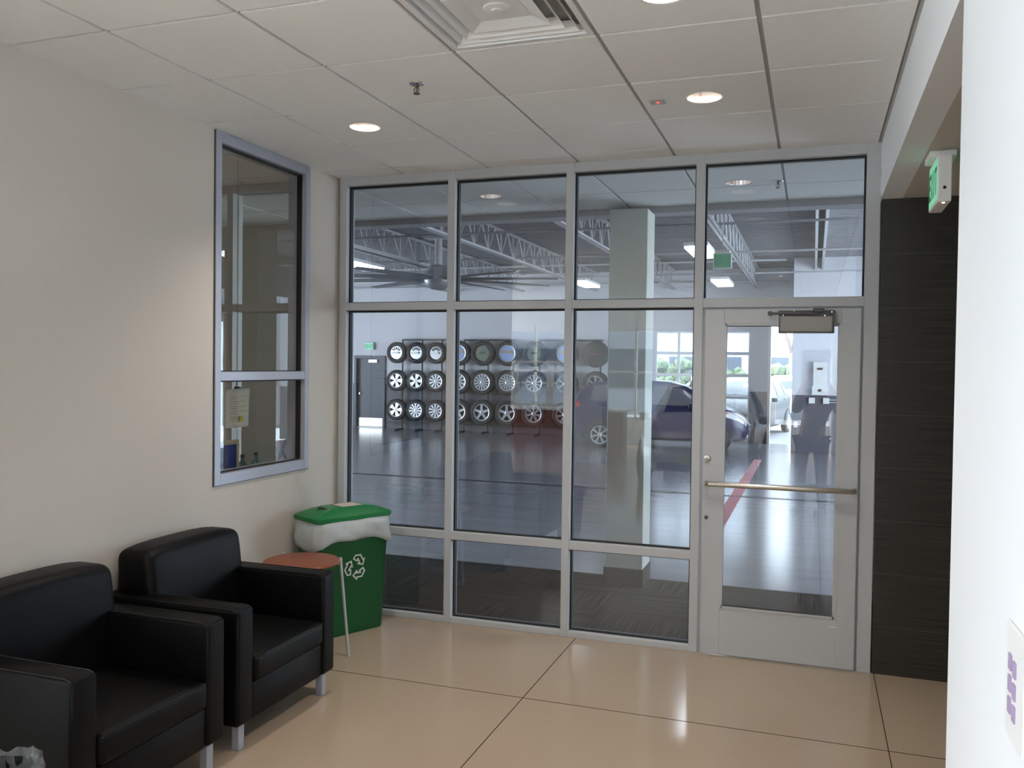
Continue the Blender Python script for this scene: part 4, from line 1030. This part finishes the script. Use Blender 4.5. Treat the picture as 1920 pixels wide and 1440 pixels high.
# ------------------------------------------------------------------ outdoors
def tree(loc, lb, h, seed):
    t = thing('bare_tree', lb, 'tree', loc, 0, 'bare trees beyond the bay door'); rnd = random.Random(seed)
    bm = B(); tube(bm, [(0, 0, -.05), (.05, 0, h*.2), (0, .05, h*.36)], [.16, .12, .10], 8); obj('trunk', bm, 'bark', t, smooth=60)
    bm = B()
    def br(p, d, L, r, k):
        q = p + d*L; m_ = p + d*L*.5 + Vector((rnd.uniform(-.1, .1), rnd.uniform(-.1, .1), 0))*L
        tube(bm, [p, m_, q], [r, r*.8, r*.6], 5, cap=False)
        if k > 0:
            for _ in range(3):
                nd = (d + Vector((rnd.uniform(-.7, .7), rnd.uniform(-.7, .7), rnd.uniform(-.1, .5)))).normalized(); br(q, nd, L*.72, r*.6, k-1)
    for _ in range(4): br(Vector((0, .05, h*.34)), Vector((rnd.uniform(-.6, .6), rnd.uniform(-.6, .6), 1)).normalized(), h*.22, .07, 4)
    obj('branches', bm, 'bark', t)
tree((2.2, 36, -.02), 'bare tree outdoors seen straight through the open bay door', 7, 1); tree((-6.5, 40, -.02), 'bare tree outdoors seen through the glazed overhead door', 7.5, 5); tree((9.0, 42, -.02), 'bare tree outdoors behind the far right wall', 8, 9)
t = thing('sky_blocker_far', 'added long grey building block behind the parking lot, covering the bright sky', 'building', (5, 62, -.02))  # block added to hold back sky glare beyond the bay openings
obj('walls', bx(-45, 45, 0, 8, 0, 11), 'bldg', t)
for k in range(26):
    obj('window', bx(-43+k*3.4, -41+k*3.4, -.06, .02, 1.2, 2.6), 'bldgw', t); obj('window', bx(-43+k*3.4, -41+k*3.4, -.06, .02, 5, 6.6), 'bldgw', t)
t = thing('sky_blocker_back', 'added grey building block behind the showroom, dimming the sky reflected in the glass', 'building', (-2, -26, -.02))  # block added so the back windows reflect less bright sky
obj('walls', bx(-26, 26, -8, 0, 0, 8), 'bldg', t)
for k in range(14): obj('window', bx(-24+k*3.6, -22+k*3.6, -.02, .06, 1.0, 2.4), 'bldgw', t)
bm = B(); random.seed(4)
for k in range(260):
    c = Vector((random.uniform(-14, 16), 46+random.uniform(-.6, .6), random.uniform(.2, 1.9))); bmesh.ops.create_icosphere(bm, subdivisions=1, radius=random.uniform(.3, .55), matrix=Matrix.Translation(c))
tag(obj('hedge', bm, 'hedge'), 'long low grey-green hedge at the far side of the parking lot', 'hedge')

# ------------------------------------------------------------------ office things
def office():
    t = thing('paper_notice', 'white schedule sheet with yellow lines clipped up behind the left window', 'notice', (-.15, -.92, 1.46), math.radians(0))
    rot = Matrix.Rotation(math.radians(2), 4, 'X')
    bm = B(); n = 10; W_, H_ = .118, .118
    for s in (0,):
        g = [[bm.verts.new((.012*math.sin(PI*i/n)+.01*(j/n)**2, lerp(-W_, W_, i/n), lerp(-H_, H_, j/n)+.0)) for j in range(n+1)] for i in range(n+1)]
        for i in range(n):
            for j in range(n): bm.faces.new((g[i][j], g[i+1][j], g[i+1][j+1], g[i][j+1]))
    o = obj('sheet', bm, 'paper', t, smooth=60); sd = o.modifiers.new('s', 'SOLIDIFY'); sd.thickness = .002; sd.offset = -1
    bm = B()
    for c in range(2):
        for r_ in range(6 if c == 0 else 4):
            y = -.085+c*.085; z = .07-r_*.030; box(bm, .0125+.006, .020, y, y+.068, z, z+.003)
    obj('print_lines', bm, 'hl', t)
    bm = B(); box(bm, .018, .0205, .005, .035, -.085, -.05); obj('print_block', bm, 'hl', t)
    bm = B()
    for r_ in range(5): box(bm, .0187, .0203, -.085, -.02+.01*(r_ % 2), .058-r_*.03, .060-r_*.03)
    obj('print_text', bm, 'ink', t)
    bm = B(); box(bm, -.004, .016, -.022, .022, .105, .13, bev=.003); tube(bm, [(.0, -.008, .125), (.0, 0, .16), (.0, .008, .125)], .0018, 6); obj('binder_clip', bm, 'black', t)
    # hanging line from head rail
    bm = B(); tube(bm, [(0, 0, .155), (0, 0, 1.50)], .0012, 5); obj('hanging_string', bm, 'dmetal', t)
    t = thing('office_counter', 'dark office counter behind the left window', 'counter', (-1.2, -.9, 0))
    obj('worktop', bx(-.6, 1.02, -.55, .80, .93, .96, bev=.004), 'dmetal', t); obj('cabinet', bx(-.58, 1.0, -.53, .78, 0, .93), 'wall', t)
    t = thing('pin_board', 'blue felt board in a pale wood frame leaning behind the left window', 'board', (-.30, -.82, .96), 0)
    obj('felt', bx(-.008, .004, -.17, .095, .015, .26), 'blue', t)
    bm = B(); box(bm, -.012, .010, .090, .115, 0, .285); box(bm, -.012, .010, -.2, .09, .26, .285); box(bm, -.012, .010, -.2, .09, 0, .02); obj('frame', bm, 'oak', t)
    for i, (x, y, h) in enumerate(((-.46, -.44, .14), (-.42, -.35, .15), (-.47, -.27, .13))):
        tt = thing('bottle', ['clear teal bottle on the office counter, left of the three', 'clear teal bottle on the office counter, middle of the three', 'clear teal bottle on the office counter, right of the three'][i], 'bottle', (x, y, .96), 0, 'bottles on the office counter')
        bm = B(); lathe(bm, [(0, 0), (.028, 0), (.03, .01), (.03, h*.65), (.012, h*.85), (.012, h), (0, h)], 20); obj('body', bm, mat('teal_plastic', (90, 130, 132), .2), tt, smooth=40)
        bm = B(); lathe(bm, [(0, h), (.014, h), (.014, h+.015), (0, h+.015)], 16); obj('cap', bm, 'black', tt)
    t = thing('folding_easel', 'small dark folding easel standing on the office counter near the glass', 'easel', (-.25, -.30, .96), 0)
    bm = B(); tube(bm, [(0, -.13, 0), (0, .11, .31)], .011, 8); obj('leg', bm, 'dmetal', t)
    bm = B(); tube(bm, [(0, .14, 0), (0, .01, .19)], .009, 8); obj('leg', bm, 'dmetal', t)
office()

# ------------------------------------------------------------------ showroom things reflected in the glass
t = thing('reception_counter', 'brown wood-fronted counter in the showroom behind the camera', 'counter', (-2.2, -11.4, 0))
obj('front_panel', bx(-1.9, 1.9, -.05, .35, 0, .86), 'wood', t); obj('worktop', bx(-1.95, 1.95, -.4, .40, .86, .90, bev=.004), 'white', t)
t = thing('display_shelf', 'white open display shelving standing behind the showroom counter', 'shelving', (-2.6, -12.4, 0))
for z in (.9, 1.35, 1.8): obj('shelf', bx(-1.2, 1.2, -.2, .2, z, z+.04), 'white', t)
for x in (-1.2, -.4, .4, 1.16): obj('upright', bx(x, x+.04, -.199, .199, 0, 1.84), 'white', t)
struct('column_showroom', bx(-.9, -.4, -10.2, -9.7, 0, H+.02), 'wall_r')

# ------------------------------------------------------------------ photographer (seen only in the glass)
def skinmesh(name, verts, edges, radii, m, parent, root=0, sub=1):
    me = bpy.data.meshes.new(name); me.from_pydata([Vector(v) for v in verts], edges, []); o = bpy.data.objects.new(name, me); COL.objects.link(o); o.parent = parent
    me.materials.append(M[m]); md = o.modifiers.new('skin', 'SKIN'); md.use_smooth_shade = True
    for i, r in enumerate(radii):
        sv = me.skin_vertices[0].data[i]; sv.radius = r if isinstance(r, tuple) else (r, r); sv.use_root = (i == root)
    sb = o.modifiers.new('sub', 'SUBSURF'); sb.levels = sub; sb.render_levels = sub
    return o
def photographer():
    # local frame: +y is the way the person faces, camera lens at the origin of x, y = 0
    yaw = math.radians(19.17)
    t = thing('person', 'person in grey jacket and jeans holding a compact camera, seen reflected in the door', 'person', (3.1649, -5.3527, 0), yaw)
    hz = 1.70
    V = [(-.09, -.24, .96), (-.05, -.23, 1.15), (-.01, -.235, 1.36), (.02, -.235, 1.47), (.02, -.215, 1.55),
         (-.16, -.235, 1.42), (-.27, -.16, 1.22), (-.15, -.05, 1.52), (-.08, -.03, 1.66),
         (.20, -.235, 1.42), (.25, -.17, 1.22), (.19, -.05, 1.52), (.10, -.03, 1.66),
         (-.19, -.24, .90), (-.21, -.22, .50), (-.22, -.26, .09), (.01, -.24, .90), (.03, -.22, .50), (.04, -.26, .09)]
    E = [(0, 1), (1, 2), (2, 3), (3, 4), (2, 5), (5, 6), (6, 7), (7, 8), (2, 9), (9, 10), (10, 11), (11, 12), (0, 13), (13, 14), (14, 15), (0, 16), (16, 17), (17, 18)]
    Rr = [(.14, .10), (.13, .095), (.15, .10), (.06, .06), (.052, .055), .055, .042, .032, .026, .055, .042, .032, .026, .085, .058, .040, .085, .058, .040]
    skinmesh('body', V, E, Rr, 'skin', t)
    J = V[:3]+[(.02, -.235, 1.455)]+V[5:8]+V[9:12]+[(.02, -.24, .88)]
    skinmesh('jacket', [(-.09, -.24, .88), (-.08, -.24, .98), (-.04, -.23, 1.18), (.0, -.235, 1.38), (.02, -.235, 1.47), (-.17, -.235, 1.43), (-.275, -.16, 1.22), (-.165, -.065, 1.49), (.185, -.235, 1.43), (.245, -.17, 1.22), (.205, -.065, 1.49)],
             [(0, 1), (1, 2), (2, 3), (3, 4), (3, 5), (5, 6), (6, 7), (3, 8), (8, 9), (9, 10)], [(.18, .13), (.175, .13), (.165, .125), (.17, .12), (.08, .075), .078, .06, .045, .078, .06, .045], 'jacket', t)
    skinmesh('trousers', [(-.09, -.24, .94), (-.195, -.24, .86), (-.215, -.215, .50), (-.225, -.25, .07), (.015, -.24, .86), (.035, -.215, .50), (.045, -.25, .07)], [(0, 1), (1, 2), (2, 3), (0, 4), (4, 5), (5, 6)], [(.165, .12), .105, .075, .062, .105, .075, .062], 'jeans', t)
    for x in (-.225, .045):
        bm = B(); box(bm, x-.048, x+.048, -.31, -.05, 0, .085, bev=.03, seg=3); obj('shoe', bm, 'shoe', t, smooth=60)
    # head with face
    bm = B(); bmesh.ops.create_uvsphere(bm, u_segments=28, v_segments=20, radius=1)
    for v in bm.verts:
        c = v.co; x, y, z = c.x, c.y, c.z
        c.x = x*.074*(1-.18*max(0, -z)); c.y = y*.095; c.z = z*.118
        if y > .2 and z < -.2: c.y -= .008*(-z)
        if y > .7 and abs(x) < .22 and -.35 < z < .15: c.y += .018*(1-abs(x)/.22)*(1-abs(z+.18)/.34)
        if y > .6 and abs(abs(x)-.4) < .17 and abs(z-.08) < .15: c.y -= .008
    head = obj('head', bm, 'skin', t, smooth=80, loc=(.02, -.17, 1.665))
    for s in (-1, 1):
        bm = B(); bmesh.ops.create_uvsphere(bm, u_segments=12, v_segments=8, radius=.012, matrix=Matrix.Translation((s*.030, .083, .010))); obj('eye', bm, 'white', head, smooth=80)
        bm = B(); bmesh.ops.create_uvsphere(bm, u_segments=12, v_segments=10, radius=1, matrix=Matrix.Translation((s*.075, 0, 0)) @ Matrix.Diagonal((.010, .018, .030, 1))); obj('ear', bm, 'skin', head, smooth=80)
    bm = B(); box(bm, -.022, .022, .080, .092, -.060, -.050, bev=.004); obj('mouth', bm, mat('lips', (160, 95, 90), .5), head)
    bm = B(); bmesh.ops.create_uvsphere(bm, u_segments=28, v_segments=20, radius=1)
    for v in bm.verts:
        c = v.co; k = 1+.05*math.sin(9*c.x+5*c.z)*math.sin(7*c.y); c.x *= .088*k; c.y = c.y*.106*k-.016; c.z = c.z*.112*k+.03
    geom = [v for v in bm.verts if v.co.y > .045 and v.co.z < .075]; bmesh.ops.delete(bm, geom=geom, context='VERTS'); obj('hair', bm, 'hair', head, smooth=80)
    # hands on the camera: palm and five fingers each
    for s, hx in ((-1, -.075), (1, .075)):
        verts = [(hx+s*.03, -.055, 1.665)]; edges = []; rad = [(.020, .014)]
        verts.append((hx+s*.012, -.040, 1.705)); edges.append((0, 1)); rad.append((.026, .013))
        base = 1
        for k in range(4):
            z = 1.765-.018*k; x0 = hx+s*.010
            a = len(verts); verts += [(x0, -.030, z-.016), (x0-s*.012, -.014, z), (x0-s*.034, -.011, z+.002), (x0-s*(.052-.004*abs(k-1)), -.012, z-.001)]
            edges += [(base, a), (a, a+1), (a+1, a+2), (a+2, a+3)]; rad += [.0085, .0082, .0075, .0065]
        a = len(verts); verts += [(hx-s*.004, -.048, 1.700), (hx-s*.024, -.050, 1.715), (hx-s*.040, -.048, 1.722)]; edges += [(0, a), (a, a+1), (a+1, a+2)]; rad += [.010, .009, .0075]
        skinmesh('hand', verts, edges, rad, 'skin', t, 0, 1)
    c = thing('compact_camera', 'small black compact camera held up by the photographer, seen as a reflection', 'camera', (3.1649, -5.3527, 1.7418), yaw)
    obj('body', bx(-.048, .048, -.042, -.020, -.030, .030, bev=.004), 'black', c)
    bm = B(); lathe(bm, [(0, -.012), (.012, -.012), (.014, -.009), (.019, -.008), (.020, -.022), (0, -.022)], 24, Matrix.Rotation(-PI/2, 4, 'X') @ Matrix.Diagonal((1, 1, 1, 1))); obj('lens', bm, 'dmetal', c, smooth=30)
photographer()
